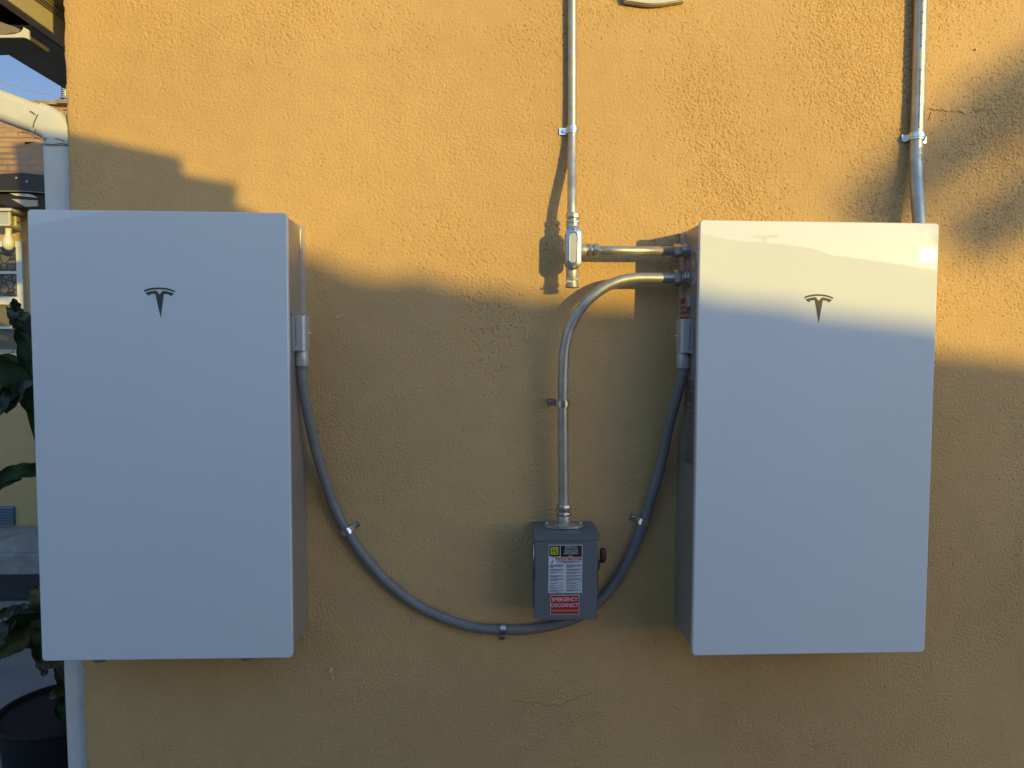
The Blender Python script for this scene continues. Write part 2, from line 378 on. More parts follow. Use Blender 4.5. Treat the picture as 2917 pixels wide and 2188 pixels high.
# gutter outside the board: an ogee trough with a closed end
def ogee(y):
    q = [(0, 0), (-.118, 0), (-.128, .010), (-.150, .052), (-.165, .066), (-.165, .105), (-.157, .105), (-.157, .072), (-.142, .058), (-.121, .014), (-.112, .006), (-.006, .006), (-.006, .11), (0, .11)]
    return [Vector((xb-.037+a, y, zb-.004+b)) for a, b in q]
e = MB(); e.prism(ogee(.30), (0, 5.5, 0)); e.build('gutter', M['trim_dark'], house)
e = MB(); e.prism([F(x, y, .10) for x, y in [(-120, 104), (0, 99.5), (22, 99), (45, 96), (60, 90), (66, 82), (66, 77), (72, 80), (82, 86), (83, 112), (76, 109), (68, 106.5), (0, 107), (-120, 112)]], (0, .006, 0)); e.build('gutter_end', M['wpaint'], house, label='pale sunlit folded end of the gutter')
e = MB(); e.prism([F(x, y, .13) for x, y in [(-220, 40), (0, 62), (28, 72), (36, 74), (58, 84), (52, 92), (30, 95), (0, 99), (-220, 106)]], (0, .14, 0)); e.build('gutter_outlet', M['trim_dark'], house)
e = MB(); e.box((xb-.30, .30, zb+.03), (xb-.205, 6, zb+.05)); e.prism([Vector((xb-.2, -.4, zb+.10)), Vector((xb-.30, -.4, zb+.085)), Vector((xb-.30, -.4, zb+.115)), Vector((xb-.036, -.4, zb+.17)), Vector((xb-.036, -.4, zb+.13))], (0, 6, 0))
e.build('roof_edge', M['trim_dark'], house)
# cables clipped along the eave
cb = MB()
for k, (off, r) in enumerate(((0, .0035), (.012, .003), (.021, .0025), (-.008, .0022))):
    pts = []
    for i in range(22):
        y = -.9+i*.16
        pts.append((xb+.008+off*.5, y, zb+.062+off*.8+.005*math.sin(y*7+k*1.7)))
    cb.tube(spline(pts, 4), r, 8)
tag(cb.build('cable_bundle', M['wirecl'], None, True), 'thin tan cables strung along the lit board under the eave', 'cable')

# downspout: sloping round-edged pipe, elbow, then flat down the corner
ds = thing('downspout', 'white painted downspout with cracked elbow running down the house corner', 'downspout', (-.36, .08, GZ))
def rect_tube(path, wx, wy, rx=.008, wlist=None):
    mb = MB(); bm = mb.bm; rings = []
    path = [Vector(p) for p in path]
    for i, p in enumerate(path):
        t = (path[min(i+1, len(path)-1)]-path[max(i-1, 0)]).normalized()
        side = Vector((0, 1, 0)).cross(t).normalized(); dep = Vector((0, 1, 0))
        W = wlist[i] if wlist else wx; ring = []
        for (sx, sy, a0) in ((1, 1, 0), (-1, 1, 90), (-1, -1, 180), (1, -1, 270)):
            for k in range(4):
                a = R(a0+k*30)
                ring.append(bm.verts.new(p+side*(sx*(W/2-rx)+rx*math.cos(a))+dep*(sy*(wy/2-rx)+rx*math.sin(a))))
        rings.append(ring)
    n = 16
    for i in range(len(rings)-1):
        for k in range(n): bm.faces.new((rings[i][k], rings[i][(k+1) % n], rings[i+1][(k+1) % n], rings[i+1][k]))
    bm.faces.new(rings[0][::-1]); bm.faces.new(rings[-1]); return mb
yd = .055
top = F(162, 405, yd-.03); bot = F(237, 2188, yd-.03)
top = Vector((top.x, yd, top.z)); bot = Vector((bot.x, yd, GZ+.1))
bot.x = F(237, 2188, yd-.03).x
rect_tube([top+(top-bot).normalized()*-.01, bot], .078, .06, .006).build('pipe', M['wpaint'], ds, auto=40)
def PF(px, py): q = F(px, py, yd-.034); return Vector((q.x, yd, q.z))
c0 = PF(164, 412); 
rect_tube([PF(164, 414), PF(163, 395), PF(155, 372), PF(139, 352), PF(118, 340), PF(96, 331)], .086, .068, .018).build('elbow', M['wpaint'], ds, auto=50)
rect_tube([PF(104, 335), PF(60, 320), PF(-60, 275), PF(-260, 200)], .079, .062, .02).build('sloping_pipe', M['wpaint'], ds, auto=50)
jm = MB()
def seam(pl, wd):
    pp = [F(a, b, yd-.0365) for a, b in pl]
    for A, B in zip(pp, pp[1:]):
        d = (B-A).normalized(); n = Vector((-d.z, 0, d.x))*wd/2
        jm.prism([A-n, B-n, B+n, A+n], (0, .002, 0))
seam([(107, 326), (101, 338), (96, 350), (93, 362)], .0016); seam([(100, 326), (90, 318), (84, 316)], .0015)
seam([(126, 410), (150, 411), (175, 409), (192, 411)], .0018); seam([(155, 394), (168, 396), (183, 402)], .0013)
seam([(62, 374), (80, 381), (94, 386), (112, 397), (123, 402)], .0016); seam([(101, 368), (98, 382)], .0013); seam([(120, 396), (133, 394)], .0015)
jm.build('crack', mat('flaked_dark', (.10, .09, .07), .9), ds)

# ================================================================== FAR HOUSE (left)
HY = 4.0
fh = thing('neighbour_house', 'tan stucco house with brown shingle roof seen past the left corner', 'house', (-3.3, HY, GZ))
wl = MB(); zt = F(60, 520, HY).z
wx0, wx1 = F(-1200, 800, HY).x, F(700, 800, HY).x
# window opening cut: build the wall in four pieces round it
ox0, ox1 = F(-420, 800, HY).x, F(70, 800, HY).x
oz1, oz0 = F(40, 692, HY).z, F(40, 1032, HY).z
zb0 = F(40, 1516, HY).z
wl.box((wx0, HY, zb0), (ox0, HY+.2, zt)); wl.box((ox1, HY, zb0), (wx1, HY+.2, zt))
wl.box((ox0, HY, zb0), (ox1, HY+.2, oz0)); wl.box((ox0, HY, oz1), (ox1, HY+.2, zt))
wl.build('wall', M['stucco_far'], fh)
bs = MB(); bs.box((wx0, HY+.02, GZ), (wx1, HY+.22, zb0-.001)); bs.build('foundation', M['concrete2'], fh)
# roof built of overlapping courses
zr0 = F(60, 508, 3.86).z; rA = Vector((0, 3.86, zr0)); rB = Vector((0, 6.6, F(60, 302, 6.6).z)); nC = 15
rf = MB(); random.seed(3)
xs0, xs1 = -8.5, 1.0
for i in range(nC):
    a = rA.lerp(rB, i/nC); b = rA.lerp(rB, (i+1.15)/nC); x = xs0
    while x < xs1:
        wdt = random.uniform(.45, .95); xe = min(x+wdt, xs1); dz = random.uniform(0, .016); sl_ = random.uniform(-.02, .02)
        rf.face([(x, a.y, a.z+.028+dz), (xe, a.y+sl_*.3, a.z+.028+dz+abs(sl_)*.4), (xe, b.y, b.z+.004), (x, b.y, b.z+.004)])
        rf.face([(x, a.y, a.z-.01), (xe, a.y+sl_*.3, a.z-.01), (xe, a.y+sl_*.3, a.z+.028+dz+abs(sl_)*.4), (x, a.y, a.z+.028+dz)])
        x = xe
rf.box((xs0, 3.88, zr0-.06), (xs1, 3.91, zr0-.002))
for i in range(30):
    x = xs0+i*.32; rf.box((x, rB.y-.12, rB.z-.015+random.uniform(-.006, .006)), (x+.315, rB.y+.12, rB.z+.022+random.uniform(0, .012)))
rf.prism([(xs0, rB.y, rB.z), (xs0, rB.y+3.1, zr0), (xs0, rB.y+3.1, zr0-.05), (xs0, rA.y+.02, zr0-.05), (xs0, rA.y+.02, zr0-.002)], (xs1-xs0, 0, 0))
rf.build('roof', M['shingle'], fh)
# window
wnd = MB(); fx0, fx1 = ox0, ox1
def FX(px): return F(px, 800, HY).x
def FZ(py): return F(40, py, HY-.03).z
wnd.box((FX(54), HY-.03, oz0-.02), (FX(71), HY+.06, oz1+.01), .003)
wnd.box((ox0-.05, HY-.03, FZ(704)), (FX(54), HY+.06, oz1+.01), .003); wnd.box((ox0-.05, HY-.03, oz0-.02), (FX(54), HY+.06, FZ(1010)), .003)
wnd.box((ox0-.05, HY-.03, oz0), (ox0, HY+.06, oz1))
wf = wnd.build('window_frame', M['wframe'], fh)
s = MB(); s.box((ox0, HY-.024, FZ(868)), (FX(54), HY+.03, FZ(845)), .003); s.build('meeting_rail', M['wframe'], wf)
s = MB(); s.box((ox0, HY-.008, FZ(780)), (FX(54), HY+.02, FZ(772)), .002); s.box((ox0, HY-.018, FZ(938)), (FX(54), HY+.02, FZ(930)), .002); s.build('glazing_bar', M['wframe'], wf)
s = MB(); s.box((ox0, HY-.022, FZ(1008)), (FX(54), HY+.02, FZ(996)), .002); s.box((FX(22), HY-.034, FZ(1004)), (FX(36), HY-.02, FZ(998)), .002); s.build('lower_sash', M['body'], wf)
def painted_stone_pane():  # voronoi colours paint the reflection of stones into the pane
    m = mat('painted_stone_reflection', (.03, .03, .032), .1, spec=.7); nt = m.node_tree; N = nt.nodes; L = nt.links; b = N['Principled BSDF']
    tc = N.new('ShaderNodeTexCoord'); v = N.new('ShaderNodeTexVoronoi'); v.feature = 'DISTANCE_TO_EDGE'; v.inputs['Scale'].default_value = 17; L.new(tc.outputs['Object'], v.inputs[0])
    v2 = N.new('ShaderNodeTexVoronoi'); v2.inputs['Scale'].default_value = 17; L.new(tc.outputs['Object'], v2.inputs[0])
    r = N.new('ShaderNodeMapRange'); r.inputs[1].default_value = .03; r.inputs[2].default_value = .12; L.new(v.outputs['Distance'], r.inputs[0])
    cr_ = N.new('ShaderNodeMix'); cr_.data_type = 'RGBA'; cr_.inputs[6].default_value = (.008, .007, .007, 1)
    h = N.new('ShaderNodeMix'); h.data_type = 'RGBA'; h.inputs[6].default_value = (.10, .085, .075, 1); h.inputs[7].default_value = (.17, .14, .11, 1)
    sp = N.new('ShaderNodeSeparateColor'); L.new(v2.outputs['Color'], sp.inputs[0]); L.new(sp.outputs[0], h.inputs[0])
    L.new(h.outputs[2], cr_.inputs[7]); L.new(r.outputs[0], cr_.inputs[0]); L.new(cr_.outputs[2], b.inputs['Base Color'])
    b.inputs['Roughness'].default_value = .5
    return m
s = MB(); s.box((ox0, HY+.022, FZ(850)), (FX(54), HY+.03, FZ(700))); s.build('pane', painted_stone_pane(), wf, label='dark upper pane with a painted reflection of piled stones')
s = MB(); s.box((ox0, HY+.005, FZ(998)), (FX(54), HY+.012, FZ(860))); s.build('insect_screen', M['screen'], wf)
# foundation vent
vt = MB(); a = F(-40, 1442, HY-.012); b_ = F(43, 1496, HY-.012)
vt.box((a.x, HY-.008, b_.z), (b_.x, HY+.01, a.z), .004)
for i in range(7):
    z = b_.z+(a.z-b_.z)*(i+.5)/7; vt.prism([(a.x+.006, HY-.010, z-.006), (a.x+.006, HY-.026, z-.010), (a.x+.006, HY-.010, z+.007)], (b_.x-a.x-.012, 0, 0))
vt.build('foundation_vent', M['vent'], fh)
# dark canopy over the window
cn = thing('arched_canopy', 'dark arched canopy above the neighbour window and wall lantern', 'canopy', (-3.0, 3.75, 1.2))
CY = 3.72
topc = [(-700, 560), (-400, 520), (-150, 500), (0, 495), (60, 492), (127, 499), (190, 511), (330, 560)]
botc = [(330, 610), (190, 600), (127, 596), (80, 592), (40, 588), (0, 582), (-150, 572), (-400, 590), (-700, 620)]
mid = [(330, 575), (190, 556), (127, 549), (60, 544), (0, 544), (-150, 550), (-400, 575), (-700, 612)]
c = MB(); c.prism([F(x, y, CY) for x, y in topc+mid], (0, .12, 0)); c.build('valance', M['canopy'], cn)
c = MB(); c.prism([F(x, y, CY+.05) for x, y in mid[::-1]+botc], (0, .05, 0)); c.build('rear_beam', M['canopy'], cn)
c = MB(); c.prism([F(x, y, CY-.008) for x, y in [(-150, 549), (0, 543), (60, 543), (127, 547.5), (190, 554), (190, 556.5), (127, 550), (60, 545.5), (0, 545.5), (-150, 552)]], (0, .01, 0)); c.build('edge_highlight', M['trim_dark'], cn)  # highlight along the canopy edge, painted as a lighter strip
c = MB(); c.prism([F(x, y, CY+.035) for x, y in [(28, 551), (80, 551.5), (94, 556), (107, 563), (70, 560), (45, 557)]], (0, .014, 0)); c.build('lit_gap_sheet', M['wframe'], cn, label='pale sheet standing in for a small lit gap')  # lit gap under the valance, painted as a pale sheet
c = MB(); c.prism([F(x, y, CY+.035) for x, y in [(33, 567), (107, 571), (107, 588), (72, 589)]], (0, .014, 0)); c.build('tan_gap_sheet', M['soffit'], cn)  # lower lit opening, painted as a tan sheet
for (x, y) in ((47, 507), (77, 517)):
    c = MB(); c.cyl(F(x, y, CY-.003), (0, 1, 0), .008, .008, 12); c.build('bolt', M['stack'], cn)
# wall lantern
ln = thing('wall_lantern', 'cream box lantern with a bulb hanging below it', 'wall light', F(20, 660, HY-.12))
LY = HY-.22
A = F(-12, 602, LY); B = F(29, 640, LY); C_ = F(50, 650, HY-.06)
c = MB()
for (x, y) in ((A.x, LY), (B.x, LY), (C_.x, LY+.14), (A.x, LY+.14)):
    c.box((x-.007, y-.007, B.z), (x+.007, y+.007, A.z))
c.prism([(A.x-.02, LY-.02, B.z-.012), (B.x+.01, LY-.02, B.z-.012), (C_.x+.03, LY+.15, B.z-.012), (A.x-.02, LY+.16, B.z-.012)], (0, 0, .012))
c.prism([(A.x-.03, LY-.03, A.z), (B.x+.03, LY-.03, A.z), (C_.x+.06, LY+.17, A.z), (A.x-.03, LY+.18, A.z)], (0, 0, .02))
c.box((A.x, LY+.12, A.z-.05), (C_.x, HY, A.z+.06))
c.build('frame', M['lantern'], ln)
c = MB(); c.box((A.x+.008, LY+.004, B.z), (B.x-.008, LY+.008, A.z)); c.prism([(B.x+.004, LY+.008, B.z), (C_.x-.006, LY+.13, B.z), (C_.x-.004, LY+.13, A.z), (B.x+.006, LY+.008, A.z)], (-.004, 0, 0)); c.build('glass', M['frost'], ln)
c = MB(); bc = [F(24, 650, LY+.05), F(24, 660, LY+.05), F(24, 668, LY+.05), F(24, 680, LY+.05), F(24, 688, LY+.05), F(24, 698, LY+.05), F(24, 708, LY+.05), F(24, 713, LY+.05)]
rr = [8, 8, 8, 12, 15, 15, 11, 4]
c.tube(bc, [q/FPX*5.8 for q in rr], 18); c.build('bulb', M['bulb'], ln, True)
# roof vent on the ridge
rv = thing('roof_vent', 'round louvred vent cap standing on the far roof ridge', 'roof vent', F(183, 300, 6.4))
c = MB(); cx = F(187, 260, 6.4)
for i in range(7):
    q = F(187, 240+i*5.6, 6.4); c.cyl(q, (0, 0, 1), .045, .010, 20); 
q = F(187, 257, 6.4); c.cyl(q, (0, 0, 1), .030, .15, 16)
q = F(187, 233.5, 6.4); c.cyl(q, (0, 0, 1), .05, .012, 20, r2=.035); q = F(187, 279, 6.4); c.cyl(q, (0, 0, 1), .055, .025, 20, r2=.04)
c.build('cap', M['stack'], rv, auto=40)
q = F(187, 289, 6.4); c = MB(); c.cyl(q, (0, 0, 1), .02, .06, 12); c.build('stem', M['stack'], rv, auto=40)
a = F(172, 291, 6.4); b_ = F(205, 302, 6.4); c = MB(); c.box((a.x, 6.3, b_.z), (b_.x+.1, 6.5, a.z)); c.build('base', M['trim_dark'], rv)
# faint overhead wire
a, b_ = F(-300, 120, 14), F(260, 300, 14)
c = MB(); c.tube(spline([a, (a+b_)/2-Vector((0, 0, .12)), b_], 10), .007, 6)
tag(c.build('overhead_wire', M['stack']), 'thin overhead wire crossing the small patch of blue sky', 'wire')
# step, slab and rubber mat at the foot of the far house
c = MB(); c.prism([F(-900, 1560, 3.5), F(0, 1546, 3.5), F(112, 1495, 3.5), F(400, 1420, 3.5), F(400, 1574, 3.5), F(-900, 1574, 3.5)], (0, .48, 0))
c.build('_', M['concrete2']); o = bpy.data.objects['_']; o.name = 'ramp'; o.data.name = 'ramp'
tag(o, 'sloping grey concrete ramp against the foot of the far wall', 'ramp')
z1 = F(40, 1579, 3.43).z
c = MB(); c.box((-9, 3.43, GZ), (.3, 3.985, z1), .012); o = c.build('concrete_step', M['concrete2']); tag(o, 'stained concrete step below the ramp at the far wall', 'step')
def ground_y(py):
    d = _f+_u*((IH/2-py)/FPX)+_r*((60-IW/2)/FPX); t = (GZ-CAM.z)/d.z; return CAM.y+t*d.y
ym = ground_y(1712)
c = MB(); c.box((-5.5, ym, GZ+.004), (-.6, 3.42, GZ+.022), .004); tag(c.build('rubber_mat', M['matdark']), 'black rubber mat lying along the concrete step', 'mat')

# ---- pot with plant
PY = .50
pot = thing('plant_pot', 'black plastic pot standing by the house corner', 'plant pot', (F(190, 2012, PY).x, PY, GZ))
pc = F(186, 2012, PY); pr = .205; zr = pc.z; zp = GZ
def lathe(mb, prof, c, n=48):
    rings = [[mb.bm.verts.new((c.x+r*math.cos(2*math.pi*k/n), c.y+r*math.sin(2*math.pi*k/n), z)) for k in range(n)] for r, z in prof]
    for a, b in zip(rings, rings[1:]):
        for k in range(n): mb.bm.faces.new((a[k], a[(k+1) % n], b[(k+1) % n], b[k]))
    mb.bm.faces.new(rings[0][::-1]); return rings
pcx = Vector((pc.x, PY, 0))
c = MB(); lathe(c, [(.13, zp), (.15, zp+.01), (pr-.014, zr-.06), (pr-.012, zr-.05), (pr-.004, zr-.048), (pr-.004, zr-.012), (pr-.012, zr-.012), (pr-.018, zr-.05), (.142, zp+.02), (.001, zp+.018)], pcx)
c.build('pot_wall', M['pot'], pot, auto=30)
c = MB(); lathe(c, [(pr-.012, zr-.013), (pr, zr-.012), (pr+.006, zr-.004), (pr+.003, zr), (pr-.008, zr), (pr-.013, zr-.012)], pcx); c.build('rim', M['pot'], pot, True)
so_z = zr-.19
c = MB(); random.seed(5)
NS = 30
for i in range(NS):
    for j in range(NS):
        pass
bm = c.bm; cen = bm.verts.new((pcx.x, pcx.y, so_z+.02)); prev = [cen]*40
for k in range(1, 15):
    r = (pr-.045)*k/14; ring = [bm.verts.new((pcx.x+r*math.cos(2*math.pi*q/40), pcx.y+r*math.sin(2*math.pi*q/40), so_z+.02*(1-k/14)+.012*noise.noise(Vector((r*math.cos(2*math.pi*q/40)*40, r*math.sin(2*math.pi*q/40)*40, 1))))) for q in range(40)]
    for q in range(40):
        if k == 1: bm.faces.new((cen, ring[q], ring[(q+1) % 40]))
        else: bm.faces.new((prev[q], ring[q], ring[(q+1) % 40], prev[(q+1) % 40]))
    prev = ring
for i in range(160):
    a = random.uniform(0, 6.28); r = random.uniform(0, pr-.04); s_ = random.uniform(.003, .007)
    t = bmesh.new(); bmesh.ops.create_icosphere(t, subdivisions=1, radius=s_)
    c.merge(t, Matrix.Translation((pcx.x+r*math.cos(a), pcx.y+r*math.sin(a), so_z+.018*(1-r/pr)+.006)))
c.build('soil', M['soil'], pot)
plant = thing('potted_succulent', 'broad wavy leaved dark green plant growing from the black pot', 'plant', (pcx.x, PY, so_z))
def leaf(path, wid, m, y, lob=6, cup=.25, seed=0, ydrift=0.0, amp=.16, name='leaf'):
    """path: photo pixels of the midrib; wid: half width in pixels at each point"""
    random.seed(seed); mb = MB(); n = len(path)
    mids = spline([Vector((a, b, 0)) for a, b in path], 10); ws_ = spline([Vector((q, 0, 0)) for q in wid], 10)
    N_ = len(mids); rows = []; ph = random.uniform(0, 6)
    for i, q in enumerate(mids):
        t = i/(N_-1); a = mids[max(i-1, 0)]; b = mids[min(i+1, N_-1)]; d = (b-a); d.normalize(); nn = Vector((-d.y, d.x, 0)); row = []
        yy = y+ydrift*t+.02*math.sin(t*5+ph)
        for k in range(-4, 5):
            s_ = k/4; w_ = ws_[i].x
            lobe = 1+amp*math.copysign(1, 1)*abs(math.sin(t*math.pi*lob+(0 if s_ > 0 else 1.3)))-amp*.6
            off = nn*(s_*w_*(lobe if abs(s_) > .6 else 1))
            dep = yy-cup*abs(s_)**1.6*w_/FPX*2.5+.012*math.sin(t*lob*3.1+ph+s_*2)*abs(s_)
            row.append(mb.bm.verts.new(F(q.x+off.x, q.y+off.y, dep)))
        rows.append(row)
    for a, b in zip(rows, rows[1:]):
        for k in range(8): mb.bm.faces.new((a[k], a[k+1], b[k+1], b[k]))
    r = bmesh.ops.solidify(mb.bm, geom=mb.bm.faces[:], thickness=.0022)
    o = mb.build(name, m, plant, True); return o
LF, LG, LO, LD = M['leaf'], M['leaf2'], M['leaf3'], M['leafdry']
LV = [
 ([(118, 1420), (112, 1240), (98, 1130), (80, 1040), (68, 960), (52, 900), (42, 872)], [8, 14, 20, 24, 26, 18, 6], LF, .42, 9, .5, .0, .3),
 ([(80, 960), (58, 925), (40, 905), (18, 874)], [12, 22, 18, 3], LG, .41, 5, .7, .0, .34),
 ([(64, 930), (50, 895), (42, 868), (38, 850)], [10, 18, 15, 4], LG, .40, 4, .7, .0, .36),
 ([(110, 1000), (92, 930), (70, 905), (48, 888)], [14, 26, 18, 4], LG, .40, 5, .6, .0, .2),
 ([(150, 1400), (110, 1200), (85, 1130), (40, 1075), (-20, 1052), (-90, 1060)], [14, 26, 34, 40, 36, 14], LF, .36, 6, .4, -.05, .14),
 ([(140, 1300), (110, 1160), (75, 1085), (20, 1040), (-50, 1030)], [10, 30, 40, 32, 14], LF, .50, 6, .3, .0, .14),
 ([(95, 1090), (60, 1100), (45, 1125), (30, 1150), (12, 1175)], [6, 16, 21, 16, 8], LG, .30, 4, .6, .0, .16),
 ([(60, 1070), (30, 1110), (0, 1140), (-30, 1160)], [20, 26, 22, 10], LF, .33, 4, .5, .0, .16),
 ([(30, 1110), (8, 1150), (-14, 1190)], [14, 16, 8], LG, .30, 4, .5, .0, .18),
 ([(180, 1400), (120, 1345), (70, 1340), (20, 1352), (-30, 1375)], [12, 19, 21, 20, 12], LF, .40, 5, .3, .0, .16),
 ([(60, 1358), (10, 1375), (-40, 1400)], [8, 14, 14], LF, .44, 3, .3, .0, .18),
 ([(160, 1900), (125, 1780), (118, 1720), (100, 1690), (88, 1680)], [20, 40, 34, 26, 6], LO, .40, 4, .5, .0, .1),
 ([(170, 1820), (120, 1750), (70, 1740), (20, 1745), (-20, 1760)], [12, 22, 20, 16, 8], LD, .36, 7, .8, .0, .24),
 ([(180, 1860), (120, 1800), (60, 1800), (0, 1830), (-50, 1870)], [22, 44, 50, 42, 20], LF, .33, 5, .4, .0, .14),
 ([(175, 1800), (110, 1790), (50, 1830), (0, 1860), (-40, 1880)], [14, 24, 26, 18, 10], LO, .30, 6, .5, .0, .16),
 ([(80, 1725), (52, 1735), (22, 1790), (0, 1830)], [6, 10, 14, 16], LG, .29, 4, .5, .0, .16),
 ([(20, 1770), (6, 1800), (-8, 1850)], [12, 16, 10], LG, .28, 4, .5, .0, .16),
 ([(112, 1790), (106, 1830), (108, 1870), (112, 1880)], [16, 20, 16, 8], LF, .30, 4, .4, .0, .14),
 ([(112, 1860), (120, 1890), (126, 1910), (120, 1926)], [12, 20, 13, 5], LD, .29, 4, .5, .0, .24),
 ([(165, 1880), (172, 1920), (185, 1945), (200, 1960)], [14, 18, 20, 16], LG, .46, 4, .5, .0, .16),
 ([(160, 1780), (168, 1880), (190, 1950), (205, 2010)], [20, 20, 26, 24], LF, .50, 4, .5, .0, .14),
 ([(215, 1960), (190, 1965), (165, 1975), (140, 1988)], [20, 22, 18, 5], LO, .45, 4, .6, .0, .18),
 ([(215, 1985), (185, 2000), (172, 2030), (178, 2050)], [14, 20, 16, 6], LF, .42, 4, .6, .0, .16),
 ([(210, 1980), (195, 1990), (180, 1990)], [6, 6, 2], LG, .40, 2, .6, .0, .1),
]
for k, (pth, wd, m_, y_, lb, cp, yd_, am) in enumerate(LV): leaf(pth, wd, m_, y_, lb, cp, k, yd_, am)
c = MB(); c.tube(spline([(pcx.x+.04, PY, so_z), F(205, 2040, .48), F(195, 1960, .46), F(165, 1860, .44), F(150, 1600, .44), F(140, 1400, .44), F(112, 1240, .43), F(95, 1110, .42)], 6), .009, 10); c.build('stem', M['stem'], plant, True)

# ================================================================== POWER CABINETS
def rounded_rect(cx, cz, w, h, r, n=6):
    out = []
    for sx, sz, a0 in ((1, 1, 0), (-1, 1, 90), (-1, -1, 180), (1, -1, 270)):
        for k in range(n+1):
            a = R(a0+90*k/n); out.append((cx+sx*(w/2-r)+r*math.cos(a), cz+sz*(h/2-r)+r*math.sin(a)))
    return out
def slab(mb, cx, cz, w, h, r, y0, y1, bev=.0):
    # y0 front; a rounded plate with a small round-over on its front arris
    prof = [(0, y1), (0, y0+bev), (.29*bev, y0+.29*bev), (bev, y0)] if bev else [(0, y1), (0, y0)]
    rings = []
    for ins, y in prof:
        rings.append([mb.bm.verts.new((x, y, z)) for x, z in rounded_rect(cx, cz, w-2*ins, h-2*ins, r-ins*.8)])
    n = len(rings[0])
    for a, b in zip(rings, rings[1:]):
        for k in range(n): mb.bm.faces.new((a[k], a[(k+1) % n], b[(k+1) % n], b[k]))
    mb.bm.faces.new(rings[0]); mb.bm.faces.new(rings[-1][::-1])
TX = [(418, 475), (500, 437), (600, 405), (700, 385), (830, 374), (965, 371), (1090, 376), (1200, 390), (1330, 420), (1430, 455), (1508, 490), (1482, 540), (1400, 505), (1300, 475), (1200, 453), (1080, 438), (960, 434), (840, 438), (720, 452), (620, 468), (530, 495), (440, 528)]
TB = [(468, 568), (530, 540), (600, 518), (720, 493), (780, 486), (848, 481), (965, 618), (1075, 487), (1140, 490), (1220, 503), (1330, 530), (1400, 552), (1465, 578), (1400, 635), (1330, 677), (1318, 648), (1290, 620), (1240, 605), (1180, 600), (1112, 598), (982, 1440), (815, 599), (740, 598), (680, 605), (635, 625), (614, 648), (608, 668), (530, 628)]
def cabinet(name, label, cx, cz, side, tilt=(0, 0)):
    t = thing(name, label, 'battery cabinet', (cx, 0, cz-.55))
    b = MB(); slab(b, cx, cz, .599, 1.094, .012, -.176, -.002, .004); b.build('body', M['body'], t, auto=40)
    p = MB(); slab(p, cx, cz, .609, 1.099, .009, -.193, -.178, .0022)
    fp = p.build('front_panel', M['panel'], t, auto=50)
    # emblem
    s_ = .0745/1095; zc = P(0, 0, 0); ze = F(455, 819, -.1935).z if side > 0 else F(2335, 838, -.1935).z
    lg = MB()
    for poly in (TX, TB):
        lg.prism([(cx+(x-963)*s_, -.1932, ze-(y-371)*s_) for x, y in poly], (0, -.0005, 0))
    lo = lg.build('emblem', M['logo'], fp)
    # wall bracket on the side, upper rear
    s = side; xo = cx+s*.2995
    q = MB(); q.prism([(xo-.004*s, -.001, cz+.543), (xo-.004*s, -.001, cz+.28), (xo-.004*s, -.040, cz+.315), (xo-.004*s, -.040, cz+.535), (xo-.004*s, -.034, cz+.543)], (s*.0085, 0, 0))
    q.build('bracket_cover', M['bracket'], t)
    q = MB(); q.box((xo-.002*s, -.048, cz+.30), (xo+s*.0035, -.0425, cz+.530), .0015); q.prism([(xo-.002*s, -.172, cz+.317), (xo-.002*s, -.10, cz+.314), (xo-.002*s, -.046, cz+.300), (xo-.002*s, -.046, cz+.296), (xo-.002*s, -.10, cz+.308), (xo-.002*s, -.172, cz+.311)], (s*.005, 0, 0))
    q.build('side_rib', M['body'], t)
    # connector with cable boss
    zt_, zm, zl = (F(0, 0, 0).z,)*3
    if s > 0: zt_, zm, zl = P(650, 682, -.1).z, P(650, 757, -.1).z, P(650, 790, -.1).z
    else: zt_, zm, zl = P(1478, 690, -.1).z, P(1478, 762, -.1).z, P(1478, 795, -.1).z
    q = MB(); q.box((xo, -.140, zm-.004), (xo+s*.0035, -.060, zt_+(.022 if s > 0 else .065)*(.35 if s > 0 else 1)), .0015); q.build('base_plate', M['body'], t)
    def dshape(z0, z1, x1, ya, yb):
        mb = MB(); pts = [(xo, ya)]
        r_ = min(.022, abs(x1-xo)*.9)
        for k in range(7):
            a = R(90*k/6); pts.append((x1-s*r_*.55+s*r_*.55*math.sin(a), ya+ .010-.010*math.cos(a)))
        for k in range(9):
            a = R(90*k/8); pts.append((x1-s*r_+s*r_*math.cos(a), yb-.02+.02*math.sin(a)))
        pts.append((xo, yb)); mb.prism([(x, y, z0) for x, y in pts], (0, 0, z1-z0)); return mb
    cnn = dshape(zm, zt_, cx+s*.3315, -.132, -.068).build('connector', M['conn'], t, auto=35)
    q = MB(); q.cyl((cx+s*.3150, -.1, (zm+zl)/2), (0, 0, 1), .0168, zm-zl, 32, bev=.001); q.build('cable_boss', M['conn'], cnn, auto=35)
    q = MB(); q.cyl((cx+s*.3150, -.1, zl-.004), (0, 0, 1), .0145, .009, 32, r2=.0172); q.build('collar', M['body_dark'], cnn, auto=35)
    q = MB(); q.cyl((cx+s*.3285, -.083, (zt_+zm)/2), (s*.8, .45, 0), .0046, .008, 20, bev=.0008); q.build('screw', M['screw'], cnn, auto=35)
    # printed line on the connector front, reading down
    if s > 0: me = text_mesh([('\u26a0 Do not disconnect or connect under load.'.replace('\u26a0', 'A'), 0, 0, .0068, 'LEFT')], (cx+s*.3060, -.1324, zt_-.006), (0, 0, -1), (1, 0, 0), .0003)
    else: me = text_mesh([('A Do not disconnect or connect under load.', 0, 0, .0068, 'LEFT')], (cx+s*.3060, -.1324, zm+.006), (0, 0, 1), (-1, 0, 0), .0003)
    zz = [v.co.z for v in me.vertices]; span = max(zz)-min(zz); want = (zt_-zm)*.80; base = min(zz) if s < 0 else max(zz)
